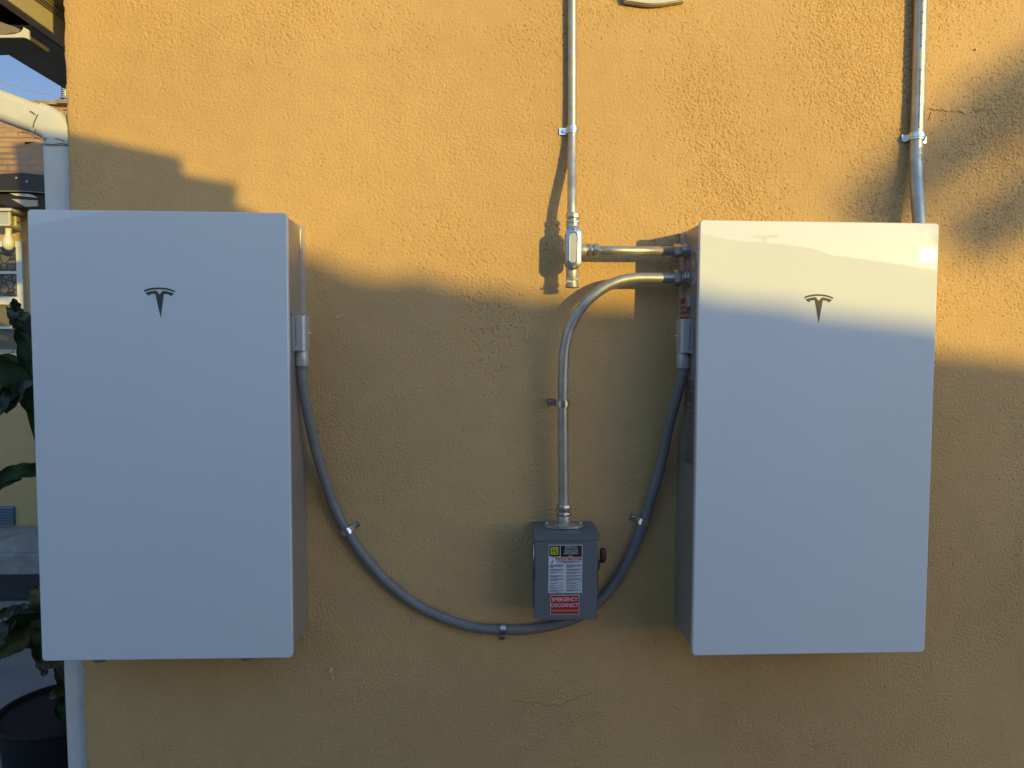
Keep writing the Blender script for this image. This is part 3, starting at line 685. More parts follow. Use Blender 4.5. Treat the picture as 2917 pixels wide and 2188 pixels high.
    for v in me.vertices: v.co.z = base+(v.co.z-base)*want/span
    link('printed_line', me, M['ink'], cnn)
    # small screws along the front edge of the side
    for zz_ in ((P(630, 888, -.17).z, P(630, 1224, -.17).z)):
        q = MB(); q.cyl((xo, -.168, zz_), (s, 0, 0), .0028, .004, 12); q.build('side_screw', M['screw'], t)
    return t, fp
def xrot(o, cx, cz, ax, az):
    # tiny set of the glass on its clips
    piv = Vector((cx, -.185, cz)); M_ = Matrix.Translation(piv) @ Matrix.Rotation(az, 4, 'Z') @ Matrix.Rotation(ax, 4, 'X') @ Matrix.Translation(-piv)
    o.data.transform(M_)
    for ch in o.children: ch.data.transform(M_)
CX2, CZ2 = 1.61763, -.00416
L1, fpl = cabinet('battery_cabinet', 'left white glass fronted cabinet, fully in shade at the house corner', 0, 0, 1)
L2, fpr = cabinet('battery_cabinet', 'right white glass fronted cabinet with the sun mirrored at its upper corner', CX2, CZ2, -1)
L1['group'] = L2['group'] = 'white battery cabinets on the stucco wall'
xrot(fpr, CX2, CZ2, R(-.55), R(.4))
for px in (218, 535):
    q = MB(); c0 = P(px, 1425, -.14); q.cyl((c0.x, -.14, -.555), (0, 0, 1), .017, .036, 28, r2=.0205, bev=.003); q.build('foot', M['body_dark'], L1, auto=40)
# right cabinet extras
q = MB(); a = P(2027, 592, -.1); b_ = P(2027, 620, -.1); xo2 = CX2+.2995
q.prism([(xo2, -.15, a.z+.01), (xo2+.020, -.15, a.z), (xo2+.027, -.15, (a.z+b_.z)/2), (xo2+.022, -.15, b_.z+.002), (xo2, -.15, b_.z-.012)], (0, .07, 0)); q.build('port_cover', M['panel_edge'], L2)
xs = CX2-.2995
def on_side(y, z, off=0): return Vector((xs-off, y, z))
# knock-out rings on the side
def arc_ring(y, z, r, a0, a1, name):
    mb = MB(); mb.tube([on_side(y+r*math.cos(R(a)), z+r*math.sin(R(a)), .0006) for a in range(a0, a1+1, 10)], .0011, 6); mb.build(name, M['screw'], L2, True)
zc1, zc2 = P(1503, 562, -.13).z, P(1502, 608, -.13).z
arc_ring(-.138, zc1, .021, -80, 260, 'knockout_ring'); arc_ring(-.138, zc2, .010, -60, 280, 'knockout_ring')
# rapid shutdown sticker, toggle guard and rating label on the side
zt1, zb1 = P(1478, 643, -.09).z, P(1478, 690, -.09).z
q = MB(); q.box((xs-.0046, -.113, zb1+.001), (xs-.0006, -.022, zt1)); st = q.build('warning_sticker', M['rust'], L2)
hh = zt1-zb1
me = text_mesh([('RAPID SHUTDOWN', 0, hh*.62, .0115, 'LEFT'), ('SWITCH FOR', 0, hh*.36, .0115, 'LEFT'), ('SOLAR PV SYSTEM', 0, hh*.12, .0115, 'LEFT')], (xs-.0047, -.026, zb1), (0, -1, 0), (0, 0, 1), .0004)
yy = [v.co.y for v in me.vertices]; 
for v in me.vertices: v.co.y = -.026-(max(yy)-v.co.y)*.079/(max(yy)-min(yy))
link('lettering', me, M['tanink'], st)
q = MB(); q.box((xs-.016, -.136, zt1-.028), (xs, -.112, zt1+.004), .003); q.box((xs-.016, -.116, zt1-.033), (xs-.010, -.094, zt1-.028), .001)
q.box((xs-.008, -.138, zb1), (xs, -.134, zt1-.02)); q.box((xs-.008, -.117, zb1), (xs, -.1135, zt1-.02)); q.build('toggle_guard', M['body'], L2)
q = MB(); zl1, zl0 = P(1485, 818, -.09).z, P(1485, 1000, -.09).z; q.box((xs-.0006, -.150, zl0), (xs, -.062, zl1)); rl = q.build('rating_label', M['graylabel'], L2)
q = MB(); random.seed(11)
z = zl1-.006
while z > zl0+.005:
    if random.random() < .8:
        q.box((xs-.0010, -.144, z-.0012), (xs-.0005, -.144+random.uniform(.03, .074), z))
    z -= random.choice((.003, .003, .0036, .008))
q.build('fine_print', M['ink'], rl)

# ================================================================== CONDUITS
def hexnut(mb, c, axis, r, h, n=6, bev=.0012): mb.cyl(c, axis, r, h, n, bev=bev)
def coupling(parent, c, axis, r, ln=.034, mt=None):
    """compression coupling centred at c: nut, groove, second nut"""
    a = Vector(axis).normalized(); c = Vector(c); mb = MB()
    mb.cyl(c-a*ln*.26, a, r+.0062, ln*.42, 8, bev=.0012); mb.cyl(c+a*ln*.02, a, r+.0035, ln*.10, 24)
    mb.cyl(c+a*ln*.19, a, r+.0066, ln*.22, 8, bev=.0012); mb.cyl(c+a*ln*.36, a, r+.0052, ln*.12, 24)
    return mb.build('coupling', mt or M['zinc_bright'], parent, auto=35)
# LB body position
lbx, lbz, lby = F(1631, 705, -.075).x, F(1631, 705, -.1).z, -.075
# 1 - vertical conduit down to the conduit body
v = [(P(1238, -120, -.018).x, -.018, 1.75)]
def VP(px, py, y): q = P(px, py, y); return Vector((q.x, y, q.z))
pts = [VP(1236.5, -150, -.017), VP(1236.5, 0, -.017), VP(1236.5, 150, -.017), VP(1236.3, 270, -.019), VP(1236, 320, -.026), VP(1235.6, 370, -.043), VP(1235.4, 410, -.060), VP(1235.3, 440, -.070), VP(1235.3, 468, -.074)]
t = thing('metal_conduit', 'galvanised conduit coming down from the roof into the conduit body', 'conduit', pts[-1], 'metal conduits on the wall')
c = MB(); c.tube(spline(pts, 8), .0120, 28); c.build('pipe', M['zinc'], t, True)
zc = P(1235.5, 474, -.075).z; coupling(t, (lbx, -.075, zc-.0005), (0, 0, -1), .0118, .036)
# conduit body
lb = thing('conduit_fitting', 'cast conduit body with oval aluminium cover joining two conduits', 'conduit fitting', (lbx, -.075, lbz-.06))
c = MB()
hw, hh = .0185, .0535
outl = []
for k in range(13): a = R(180*k/12); outl.append((lbx+hw*math.cos(a), lbz+(hh-hw)+hw*math.sin(a)))
for k in range(13): a = R(180+180*k/12); outl.append((lbx+hw*math.cos(a), lbz-(hh-hw)+hw*math.sin(a)))
c.prism([(x, -.094, z) for x, z in outl], (0, .043, 0)); 
c.cyl((lbx, -.075, lbz+.056), (0, 0, 1), .0165, .018, 28, bev=.001); c.cyl((lbx, -.075, lbz-.062), (0, 0, 1), .0162, .030, 28, bev=.001)
zh = P(1270, 541, -.075).z; c.cyl((lbx+.026, -.075, zh), (1, 0, 0), .0160, .034, 28, bev=.001)
c.build('housing', M['cast'], lb, auto=40)
def stadium(w, h, n=14):
    o_ = []
    for k in range(n+1): a = R(180*k/n); o_.append((w*math.cos(a), (h-w)+w*math.sin(a)))
    for k in range(n+1): a = R(180+180*k/n); o_.append((w*math.cos(a), -(h-w)+w*math.sin(a)))
    return o_
c = MB(); rings = []
for (w_, h_, y) in ((.0203, .0565, -.0945), (.0203, .0565, -.0972), (.0196, .0558, -.0980), (.0118, .0415, -.0980), (.0108, .0405, -.0986), (.0088, .0385, -.0950), (.0060, .0357, -.0950)):
    rings.append([c.bm.verts.new((lbx+x, y, lbz+z)) for x, z in stadium(w_, h_)])
nn = len(rings[0])
for a, b in zip(rings, rings[1:]):
    for k in range(nn): c.bm.faces.new((a[k], a[(k+1) % nn], b[(k+1) % nn], b[k]))
c.bm.faces.new(rings[0]); c.bm.faces.new(rings[-1][::-1])
cov = c.build('cover', M['alu'], lb, auto=50)
for sz in (1, -1):
    c = MB(); c.cyl((lbx+.0005, -.0985, lbz+sz*.0495), (0, 1, 0), .0042, .003, 18, bev=.0008); c.build('cover_screw', M['screw'], cov, auto=40)
    c = MB(); c.box((lbx-.0026, -.1003, lbz+sz*.0495-.0005), (lbx+.0034, -.0999, lbz+sz*.0495+.0005)); c.box((lbx-.0001, -.1004, lbz+sz*.0495-.003), (lbx+.0009, -.0999, lbz+sz*.0495+.003)); c.build('screw_slot', M['dark_screw'], cov)
c = MB(); c.cyl((lbx, -.075, lbz-.080), (0, 0, 1), .0185, .008, 6, bev=.001); c.cyl((lbx, -.075, lbz-.0885), (0, 0, 1), .0158, .010, 24); c.cyl((lbx, -.075, lbz-.0975), (0, 0, 1), .0178, .009, 28, bev=.0008)
c.box((lbx-.017, -.0945, lbz-.0895), (lbx-.001, -.0885, lbz-.0840)); c.build('end_plug', M['cast'], lb, auto=35)
# 2 - short horizontal conduit into the right cabinet
xa = P(1292, 540, -.075).x; xs_ = xs
t = thing('metal_conduit', 'short horizontal conduit between the conduit body and right cabinet', 'conduit', (xa, -.075, zh), 'metal conduits on the wall')
c = MB(); c.tube([(lbx+.045, -.075, zh), (lbx+.12, -.075, zh+.0003), (xs_-.004, -.075, zh+.001)], .0118, 28); c.build('pipe', M['zinc'], t, True)
coupling(t, (P(1279, 540, -.075).x, -.075, zh), (-1, 0, 0), .0118, .036)
c = MB(); c.cyl((xs_-.031, -.075, zh+.001), (1, 0, 0), .0185, .020, 6, bev=.0015); c.cyl((xs_-.017, -.075, zh+.001), (1, 0, 0), .0150, .008, 24); c.cyl((xs_-.0095, -.075, zh+.001), (1, 0, 0), .0205, .009, 8, bev=.001); c.cyl((xs_-.003, -.075, zh+.001), (1, 0, 0), .0225, .006, 28); c.build('connector_nut', M['zinc_bright'], t, auto=35)
# 3 - swept conduit from the cabinet down to the switch
zs = P(1440, 601, -.075).z
pp = [Vector((xs_-.004, -.075, zs)), VP(1440, 601, -.075), VP(1400, 600.5, -.075), VP(1368, 601.5, -.075), VP(1335, 608, -.075), VP(1303, 623, -.075), VP(1272, 647, -.074), VP(1247, 678, -.072), VP(1229, 715, -.070), VP(1220, 755, -.068), VP(1217, 800, -.066), VP(1216, 872, -.063), VP(1216.5, 960, -.060), VP(1217, 1050, -.058), VP(1217.5, 1105, -.058)]
t = thing('metal_conduit', 'wide swept conduit curving from the right cabinet down to the switch box', 'conduit', pp[-1], 'metal conduits on the wall')
c = MB(); c.tube(spline(pp, 8), .0141, 32); c.build('pipe', M['zinc'], t, True)
c = MB(); c.cyl((xs_-.030, -.075, zs), (1, 0, 0), .0225, .018, 6, bev=.0015); c.cyl((xs_-.018, -.075, zs), (1, 0, 0), .0185, .006, 24); c.cyl((xs_-.011, -.075, zs), (1, 0, 0), .0245, .008, 10, bev=.001); c.cyl((xs_-.004, -.075, zs), (1, 0, 0), .026, .008, 28, bev=.001); c.build('connector_nut', M['zinc_bright'], t, auto=35)
hx = P(1217.5, 1105, -.058).x
z_ = P(1217, 1096, -.058).z; c = MB(); c.cyl((hx, -.058, z_), (0, 0, 1), .0195, .016, 8, bev=.0015); c.cyl((hx, -.058, z_-.0105), (0, 0, 1), .0165, .006, 24); c.cyl((hx, -.058, z_-.0175), (0, 0, 1), .0195, .010, 8, bev=.0012); c.build('coupling', M['zinc_bright'], t, auto=35)
# 4 - right conduit down behind the right cabinet
pr_ = [VP(1993, -150, -.020), VP(1989.5, 0, -.020), VP(1986, 120, -.021), VP(1982.5, 240, -.022), VP(1980, 300, -.023), VP(1979, 345, -.026), VP(1979.5, 390, -.034), VP(1982, 430, -.046), VP(1986, 480, -.058), VP(1989, 520, -.07)]
t = thing('metal_conduit', 'bright measured conduit descending behind the top of the right cabinet', 'conduit', pr_[-1], 'metal conduits on the wall')
c = MB(); c.tube(spline(pr_, 8), .0170, 32); rp = c.build('pipe', M['zinc'], t, True)
lines = []
a = P(1979, 318, -.041); me = text_mesh([('GUIDE-LINE', 0, 0, .013, 'LEFT')], (P(1985, 320, -.041).x, -.0405, P(1985, 318, -.041).z), (-.02, -.02, -1), (1, 0, 0), .0004)
zz = [v.co.z for v in me.vertices]; L_ = P(1985, 318, -.04).z-P(1985, 372, -.04).z
for v in me.vertices: v.co.z = max(zz)+(v.co.z-max(zz))*L_/(max(zz)-min(zz))
for v in me.vertices: v.co.y -= .0035*(max(zz)-v.co.z)/.08+.0005
link('printed_line', me, M['ink'], rp)
for (a, b_, ya, yb) in ((0, 100, -.0375, -.0375), (150, 275, -.038, -.039), (378, 450, -.0475, -.0665)):
    q = MB(); A = P(1992.5-a*.028 if a < 300 else 1985.5, a, ya); B = P(1992.5-b_*.028 if a < 300 else 1988.5, b_, yb); d = B-A
    q.prism([A+Vector((-.0006, 0, 0)), B+Vector((-.0006, 0, 0)), B+Vector((.0006, 0, 0)), A+Vector((.0006, 0, 0))], (0, -.0005, 0))
    n_ = int(d.length/.03)
    for i in range(n_+1):
        C2 = A+d*i/max(n_, 1); q.box((C2.x-.004, C2.y-.0008, C2.z-.0006), (C2.x+.004, C2.y, C2.z+.0006))
    q.build('scale_marks', M['ink'], rp)

# ---- straps
def strap(c, axis, tabdir, r, label, d, mt='strap', wide=.018, two=False, grp='conduit straps'):
    a = Vector(axis).normalized(); T = Vector(tabdir).normalized(); n = Vector((0, -1, 0)); c = Vector(c)
    t = thing('conduit_strap', label, 'strap', c+T*r-n*d, grp)
    th = .0024; R_ = r+.0006
    def prof(o_):
        q = []
        if two: q += [(-R_-.013, -d+.0015+o_), (-R_-o_, -d+.0015+o_)]
        else: q += [(-R_-o_, -.3*r)]
        for k in range(0, 19):
            g_ = R(180-10*k); q.append(((R_+o_)*math.cos(g_), (R_+o_)*math.sin(g_)))
        q += [(R_+o_, -d+.0015+o_), (R_+.021, -d+.0015+o_)]
        return q
    mb = MB(); outer, inner = prof(th), prof(0)
    def put(outer, inner, w0, w1):
        for i in range(len(outer)-1):
            vs_ = []
            for (p_, q_) in ((outer[i], outer[i+1]), (inner[i], inner[i+1])):
                vs_.append([c+T*p_[0]+n*p_[1], c+T*q_[0]+n*q_[1]])
            quad = [vs_[0][0], vs_[0][1], vs_[1][1], vs_[1][0]]
            mb.prism([x+a*w0 for x in quad], a*(w1-w0))
    put(outer, inner, -wide/2, wide/2)
    o2 = prof(th+.0022)[1:-1]; i2 = prof(th)[1:-1]
    k0 = 0
    arcs = slice(2 if two else 1, (2 if two else 1)+17)
    put(o2[arcs], i2[arcs], -wide*.20, wide*.20)
    mb.build('band', M[mt], t)
    mb = MB(); sc = c+T*(R_+.0115)+n*(-d+.0035+.0015); mb.cyl(sc, n, .0046, .003, 18, bev=.0009); s1 = mb.build('screw', M['screw'], t, auto=40)
    mb = MB(); mb.box(sc+n*.0016-Vector((.0028, .0002, .0005)), sc+n*.0016+Vector((.0028, .0002, .0005))); mb.box(sc+n*.0016-Vector((.0005, .0003, .0028)), sc+n*.0016+Vector((.0005, .0003, .0028))); mb.build('screw_slot', M['dark_screw'], s1)
    return t
q = VP(1236.2, 281, -.0195); strap(q, (0, 0, 1), (-1, 0, 0), .0120, 'sunlit strap holding the conduit above the conduit body', .0185)
q = VP(1980.3, 296, -.0235); strap(q, (0, 0, 1), (1, 0, -.06), .0172, 'two-eared strap on the conduit above the right cabinet', .0225, two=True)
q = VP(1216, 872, -.063); strap(q, (0, 0, 1), (-1, 0, 0), .0142, 'shaded strap on the swept conduit above the switch box', .062)

# ---- grey flexible cable sweeping between the cabinets
zA = P(652, 796, -.1).z; zB = P(1474, 800, -.1).z
cab = [Vector((.3150, -.1, zA+.004)), VP(653, 815, -.1), VP(657, 850, -.094), VP(665, 895, -.082), VP(675, 940, -.066), VP(687, 985, -.050), VP(703, 1040, -.034), VP(722, 1092, -.024), VP(750, 1147, -.019), VP(792, 1208, -.018), VP(845, 1264, -.018), VP(905, 1309, -.018), VP(965, 1338, -.018), VP(1025, 1354, -.018), VP(1086, 1360, -.018), VP(1145, 1359, -.018), VP(1200, 1351, -.018), VP(1250, 1332, -.018), VP(1290, 1303, -.018), VP(1325, 1262, -.018), VP(1360, 1203, -.018), VP(1389, 1129, -.019), VP(1412, 1062, -.026), VP(1429, 995, -.038), VP(1443, 930, -.055), VP(1456, 880, -.075), VP(1467, 840, -.092), VP(1473, 812, -.1), Vector((CX2-.3150, -.1, zB+.004))]
random.seed(31)
for i_ in range(5, len(cab)-5): cab[i_] += Vector((random.uniform(-.0016, .0016), 0, random.uniform(-.0016, .0016)))
c = MB(); c.tube(spline(cab, 8), .0134, 28)
tag(c.build('flexible_cable', M['cable'], None, True), 'thick grey cable sagging from the left cabinet to the right cabinet', 'cable')
def tang(i): return (cab[i+1]-cab[i-1]).normalized()
def cstrap(i, sgn, label, px, py):
    a = tang(i); a = Vector((a.x, 0, a.z)).normalized(); T = Vector((a.z, 0, -a.x))*sgn; q = VP(px, py, -.0185)
    strap(q, a, T, .0136, label, .018, wide=.016, grp='cable straps')
cstrap(8, -1, 'strap holding the grey cable on its left descending run', 750, 1147)
cstrap(14, 1, 'strap at the lowest point of the sagging grey cable', 1086, 1360)
cstrap(21, -1, 'strap holding the grey cable right of the switch box', 1389, 1127)

# ================================================================== SAFETY SWITCH
BY = -.118
A = P(1156, 1152, BY); B = P(1289.5, 1338.5, BY)
sx0, sx1, sz1, sz0 = A.x, B.x, A.z, B.z
sw = thing('safety_switch', 'slate grey safety switch box with warning labels and side handle', 'switch box', ((sx0+sx1)/2, 0, sz0))
c = MB(); c.box((sx0+.002, -.108, sz0+.001), (sx1-.002, -.002, sz1-.002), .002); c.build('box', M['sbox'], sw, auto=40)
zlip = P(1156, 1168, BY).z
c = MB(); c.prism([(sx0-.003, BY-.003, sz1), (sx0-.003, BY-.003, zlip), (sx0-.003, BY-.0015, zlip), (sx0-.003, BY-.0015, sz1-.0015), (sx0-.003, -.001, sz1+.0005), (sx0-.003, -.001, sz1+.002)], (sx1-sx0+.006, 0, 0)); c.build('rain_hood', M['sbox'], sw)
c = MB(); slab(c, (sx0+sx1)/2, (sz0+zlip)/2-.001, sx1-sx0, zlip-sz0-.002, .003, BY, -.109, .002); door = c.build('door', M['sbox'], sw, auto=40)
def QX(px): return P(px, 1200, BY).x
def QZ(py): return P(1200, py, BY).z
# main label
lx0, lx1, lz1, lz0 = QX(1185), QX(1258), QZ(1177), QZ(1281)
yl = BY-.0005
def plate(x0, x1, z0, z1, m, off, name, parent):
    q = MB(); q.box((x0, BY-off, z0), (x1, BY-off+.0005, z1)); return q.build(name, m, parent)
lab = plate(lx0, lx1, lz0, lz1, M['label'], .0005, 'danger_label', door)
W_, H_ = lx1-lx0, lz1-lz0
def LX(u): return lx0+W_*u
def LZ(v): return lz1-H_*v
plate(LX(.02), LX(.335), LZ(.235), LZ(.015), M['black'], .0009, 'maker_panel', lab)
plate(LX(.355), LX(.98), LZ(.250), LZ(.015), M['black'], .0009, 'title_panel', lab)
plate(LX(.21), LX(.98), LZ(.32), LZ(.265), M['red'], .0009, 'danger_band', lab)
plate(LX(.02), LX(.20), LZ(.395), LZ(.265), M['white'], .0008, 'shock_sign', lab)
# square-D mark
q = MB(); fx0, fx1, fz1, fz0 = LX(.065), LX(.285), LZ(.045), LZ(.200); th = W_*.028
for bx in ((fx0, fx1, fz1-th, fz1), (fx0, fx1, fz0, fz0+th), (fx0, fx0+th, fz0+th, fz1-th), (fx1-th, fx1, fz0+th, fz1-th)): q.box((bx[0], BY-.0013, bx[2]), (bx[1], BY-.0009, bx[3]))
dx0, dx1, dz1, dz0 = fx0+W_*.048, fx1-W_*.048, fz1-W_*.048, fz0+W_*.048
q.box((dx0, BY-.0013, dz0), (dx1-.002, BY-.0009, dz0+th*.9)); q.box((dx0, BY-.0013, dz1-th*.9), (dx1-.002, BY-.0009, dz1)); q.box((dx0+th*.6, BY-.0013, dz0+th*.9), (dx0+th*1.7, BY-.0009, dz1-th*.9)); q.box((dx1-th*1.1, BY-.0013, dz0+.002), (dx1, BY-.0009, dz1-.002))
q.build('emblem', M['yellow'], lab)
X_ = Vector((1, 0, 0)); Z_ = Vector((0, 0, 1))
def flat_text(lines, m, name, parent, off=.0011, fit=None):
    me = text_mesh(lines, (0, BY-off, 0), X_, Z_, .0004); link(name, me, m, parent); return me
cxT = LX(.667)
flat_text([(s_, cxT, LZ(v), H_*sz_, 'CENTER') for s_, v, sz_ in (('GENERAL DUTY', .052, .036), ('SAFETY SWITCH', .086, .036), ('INTERRUPTOR DE', .128, .036), ('SEGURIDAD DE', .160, .036), ('SERVICIO GENERAL', .194, .036), ('60 A', .220, .026), ('240 Vac  1~', .244, .026))], M['white'], 'title_lettering', lab)
flat_text([('DANGER / PELIGRO', LX(.62), LZ(.309), H_*.050, 'CENTER')], M['white'], 'danger_lettering', lab)
flat_text([('SQUARE D', LX(.178), LZ(.258), H_*.026, 'CENTER')], M['black'], 'maker_lettering', lab)
q = MB(); q.prism([(LX(.235), BY-.0013, LZ(.312)), (LX(.29), BY-.0013, LZ(.312)), (LX(.2625), BY-.0013, LZ(.275))], (0, .0004, 0)); q.build('warning_triangle', M['white'], lab)
q = MB()
for pl in ([(.06, .385), (.12, .35), (.13, .29), (.15, .30), (.145, .35), (.09, .392)], [(.03, .35), (.09, .345), (.12, .33), (.12, .345), (.08, .357)]):
    q.prism([(LX(u), BY-.0013, LZ(v_)) for u, v_ in pl], (0, .0004, 0))
q.build('figure_mark', M['red'], lab)
q = MB(); random.seed(21)
def words(x0, x1, z, h):
    x = x0
    while x < x1-.0012:
        w_ = random.uniform(.0018, .0055); q.box((x, BY-.0010, z-h), (min(x+w_, x1), BY-.0006, z)); x += w_+.0007
words(LX(.23), LX(.97), LZ(.335), .0011); words(LX(.27), LX(.93), LZ(.352), .0011); words(LX(.43), LX(.75), LZ(.370), .0011)
rowsL = [(.41, 4), (.500, 3), (.565, 2), (.632, 3), (.70, 3), (.785, 2), (.835, 2), (.880, 2), (.93, 3)]
rowsR = [(.41, 4), (.495, 3), (.560, 3), (.628, 3), (.697, 4), (.782, 2), (.832, 2), (.876, 2), (.925, 3)]
for rows_, u0, u1 in ((rowsL, .04, .44), (rowsR, .53, .97)):
    for v_, n_ in rows_:
        for k in range(n_):
            e_ = u1 if k < n_-1 else u0+(u1-u0)*random.uniform(.3, .8)
            words(LX(u0), LX(e_), LZ(v_+k*.0175), .00105)
words(LX(.2), LX(.36), LZ(.985), .0008)
q.build('fine_print', M['ink'], lab)
# red emergency label
ex0, ex1, ez1, ez0 = QX(1190), QX(1252), QZ(1285.5), QZ(1327.5)
em = plate(ex0, ex1, ez0, ez1, M['white'], .0005, 'emergency_label', door)
plate(ex0+.001, ex1-.001, ez0+.001, ez1-.001, M['red'], .0008, 'red_field', em)
EH = ez1-ez0; EW = ex1-ex0; ecx = (ex0+ex1)/2
def fitted(s_, z, size, wfrac, m, name):
    me = text_mesh([(s_, ecx, z, size, 'CENTER')], (0, BY-.0011, 0), X_, Z_, .0004)
    xs_v = [v.co.x for v in me.vertices]; k_ = EW*wfrac/(max(xs_v)-min(xs_v)); mid_ = (max(xs_v)+min(xs_v))/2
    for v in me.vertices: v.co.x = ecx+(v.co.x-mid_)*k_
    link(name, me, m, em)
fitted('EMERGENCY', ez1-EH*.31, EH*.27, .87, M['white'], 'lettering'); fitted('DISCONNECT', ez1-EH*.61, EH*.27, .93, M['white'], 'lettering'); fitted('DESCONEXI\u00d3N DE EMERGENCIA', ez1-EH*.84, EH*.13, .90, M['tanink'], 'lettering')
# ON mark embossed on the door
me = text_mesh([('ON', QX(1277), QZ(1192), .008, 'LEFT')], (0, BY-.0003, 0), X_, Z_, .0006); link('raised_mark', me, M['sbox'], door)
# hinge on the left, latch tab below, handle on the right
c = MB(); c.cyl((sx0-.0025, -.112, (QZ(1185)+QZ(1245))/2), (0, 0, 1), .0016, .10, 12); c.build('hinge_rod', M['screw'], sw, True)
c = MB(); c.cyl((sx0-.003, -.085, QZ(1178)), (-1, 0, 0), .0032, .006, 12); c.build('hood_screw', M['screw'], sw, auto=40)
c = MB(); c.cyl((sx1+.003, -.085, QZ(1177)), (1, 0, 0), .0028, .005, 12); c.build('hood_screw', M['screw'], sw, auto=40)
c = MB(); bx = QX(1242); c.prism([(bx-.011, -.116, sz0+.002), (bx+.011, -.116, sz0+.002), (bx+.009, -.116, sz0-.004), (bx-.009, -.116, sz0-.004)], (0, .004, 0)); c.build('latch_tab', M['body_dark'], sw)
c = MB(); c.box((bx-.0045, -.1175, sz0-.0018), (bx+.0045, -.1158, sz0+.0006)); c.build('latch_slot', M['dark_screw'], sw)
hd = MB(); hxp = sx1
hd.prism([(hxp, -.072, QZ(1218)), (hxp+.006, -.09, QZ(1216)), (hxp+.010, -.098, QZ(1228)), (hxp+.008, -.092, QZ(1240)), (hxp, -.075, QZ(1252))], (.0015, .012, 0))
hd.tube([(hxp+.004, -.085, QZ(1236)), (hxp+.008, -.095, QZ(1222)), (hxp+.014, -.104, QZ(1212))], .0045, 10)
h_ = hd.build('handle', M['body_dark'], sw, auto=40)
c = MB(); hz = [QZ(1219), QZ(1214), QZ(1206), QZ(1197), QZ(1190), QZ(1187)]; c.tube([(hxp+.016, -.106, z) for z in hz], [.0045, .0075, .0092, .0092, .0080, .004], 14); c.build('grip', M['knob'], h_, True)
c = MB(); c.prism([(hxp+.0005, -.098, QZ(1252)), (hxp+.0005, -.098, QZ(1268)), (hxp+.0005, -.092, QZ(1288)), (hxp+.0005, -.084, QZ(1284)), (hxp+.0005, -.084, QZ(1252))], (.005, 0, 0)); c.box((hxp, -.103, QZ(1284)), (hxp+.004, -.096, QZ(1208))); c.build('lock_hasp', M['dark_screw'], sw)
# hub on top
c = MB(); fl = []
for k in range(28):
    a = 2*math.pi*k/28; ux, uy = math.cos(a), math.sin(a); rr_ = .033+.0215*abs(ux)**3.2
    fl.append((hx+rr_*ux, -.058+rr_*uy*.92, sz1+.0025))
c.prism(fl, (0, 0, .006)); c.cyl((hx, -.058, sz1+.0105), (0, 0, 1), .030, .005, 28, r2=.024); ztop = z_-.0225
c.cyl((hx, -.058, (sz1+.008+ztop)/2), (0, 0, 1), .0190, ztop-sz1-.008, 28, bev=.001); hub = c.build('conduit_hub', M['zinc'], sw, auto=40)
for s_ in (-1, 1):
    c = MB(); c.cyl((hx+s_*.046, -.058, sz1+.0115), (0, 0, 1), .0042, .006, 14, bev=.0008); c.build('hub_screw', M['screw'], hub, auto=40)

# ================================================================== LIGHT BOX at the top edge
q0 = F(1779, 0, -.085); q1 = F(1857, 14.6, -.11); q2 = F(1951, 3, -.10)
c = MB()
outl = [F(1775, -10, -.12), F(1779, 4.5, -.12), F(1840, 13, -.12), F(1862, 14, -.12), F(1886, 13, -.12), F(1949, 3.5, -.12), F(1954, -4, -.12), F(1956, -90, -.12), F(1862, -150, -.12), F(1770, -90, -.12)]
fx = thing('outdoor_light', 'grey outdoor light fitting just entering the top edge of the wall', 'wall light', (F(1862, -40, 0).x, 0, F(1862, -40, 0).z))
def FO(x, y, yy): return F(x, y, yy)
outl = [F(x, y, -.020) for x, y in [(1775, -10), (1779, 4.0), (1840, 12.2), (1862, 13.6), (1886, 12.2), (1949, 2.8), (1954, -4), (1956, -90), (1862, -150), (1770, -90)]]
c = MB(); c.prism(outl, (0, .017, 0)); c.build('back_plate', M['cast'], fx)
c = MB(); c.prism([F(1862+(x-1862)*.97, y-3.5, -.024) for x, y in [(1775, -10), (1779, 4.0), (1840, 12.2), (1862, 13.6), (1886, 12.2), (1949, 2.8), (1954, -4), (1956, -90), (1862, -150), (1770, -90)]], (0, .0038, 0)); c.build('front_rim', M['cast'], fx)
q = F(1862, -90, -.05); c = MB(); c.cyl(q+Vector((0, 0, .05)), (0, 1, 0), .045, .07, 28, bev=.004); c.build('lamp_head', M['cast'], fx, auto=40)

# ================================================================== BEHIND THE PHOTOGRAPHER (casts the shadows, mirrored in the glass)
YB = -8.0
prof = [(-7.5, 1.15), (-4.9, 1.64), (-.48, 2.57), (2.0, 2.1), (4.24, 1.72), (4.93, 1.68), (5.30, 1.63), (5.45, 1.575), (5.56, 1.53), (5.62, 1.545), (5.70, 1.545), (5.78, 1.522), (5.95, 1.50), (6.10, 1.485), (6.3, 1.462), (6.54, 1.43), (6.9, 1.382), (7.4, 1.31), (8.6, 1.10)]
bh = thing('gabled_house', 'low gabled house mirrored in the glossy fronts of the cabinets', 'house', (.5, YB, GZ))
c = MB(); c.prism([(x, YB-.35, z-.06) for x, z in prof]+[(8.3, YB-.35, 1.0), (8.3, YB-.35, GZ), (-7.2, YB-.35, GZ), (-7.2, YB-.35, 1.05)], (0, -6, 0)); c.build('wall', M['stucco_far'], bh)
c = MB(); random.seed(9)
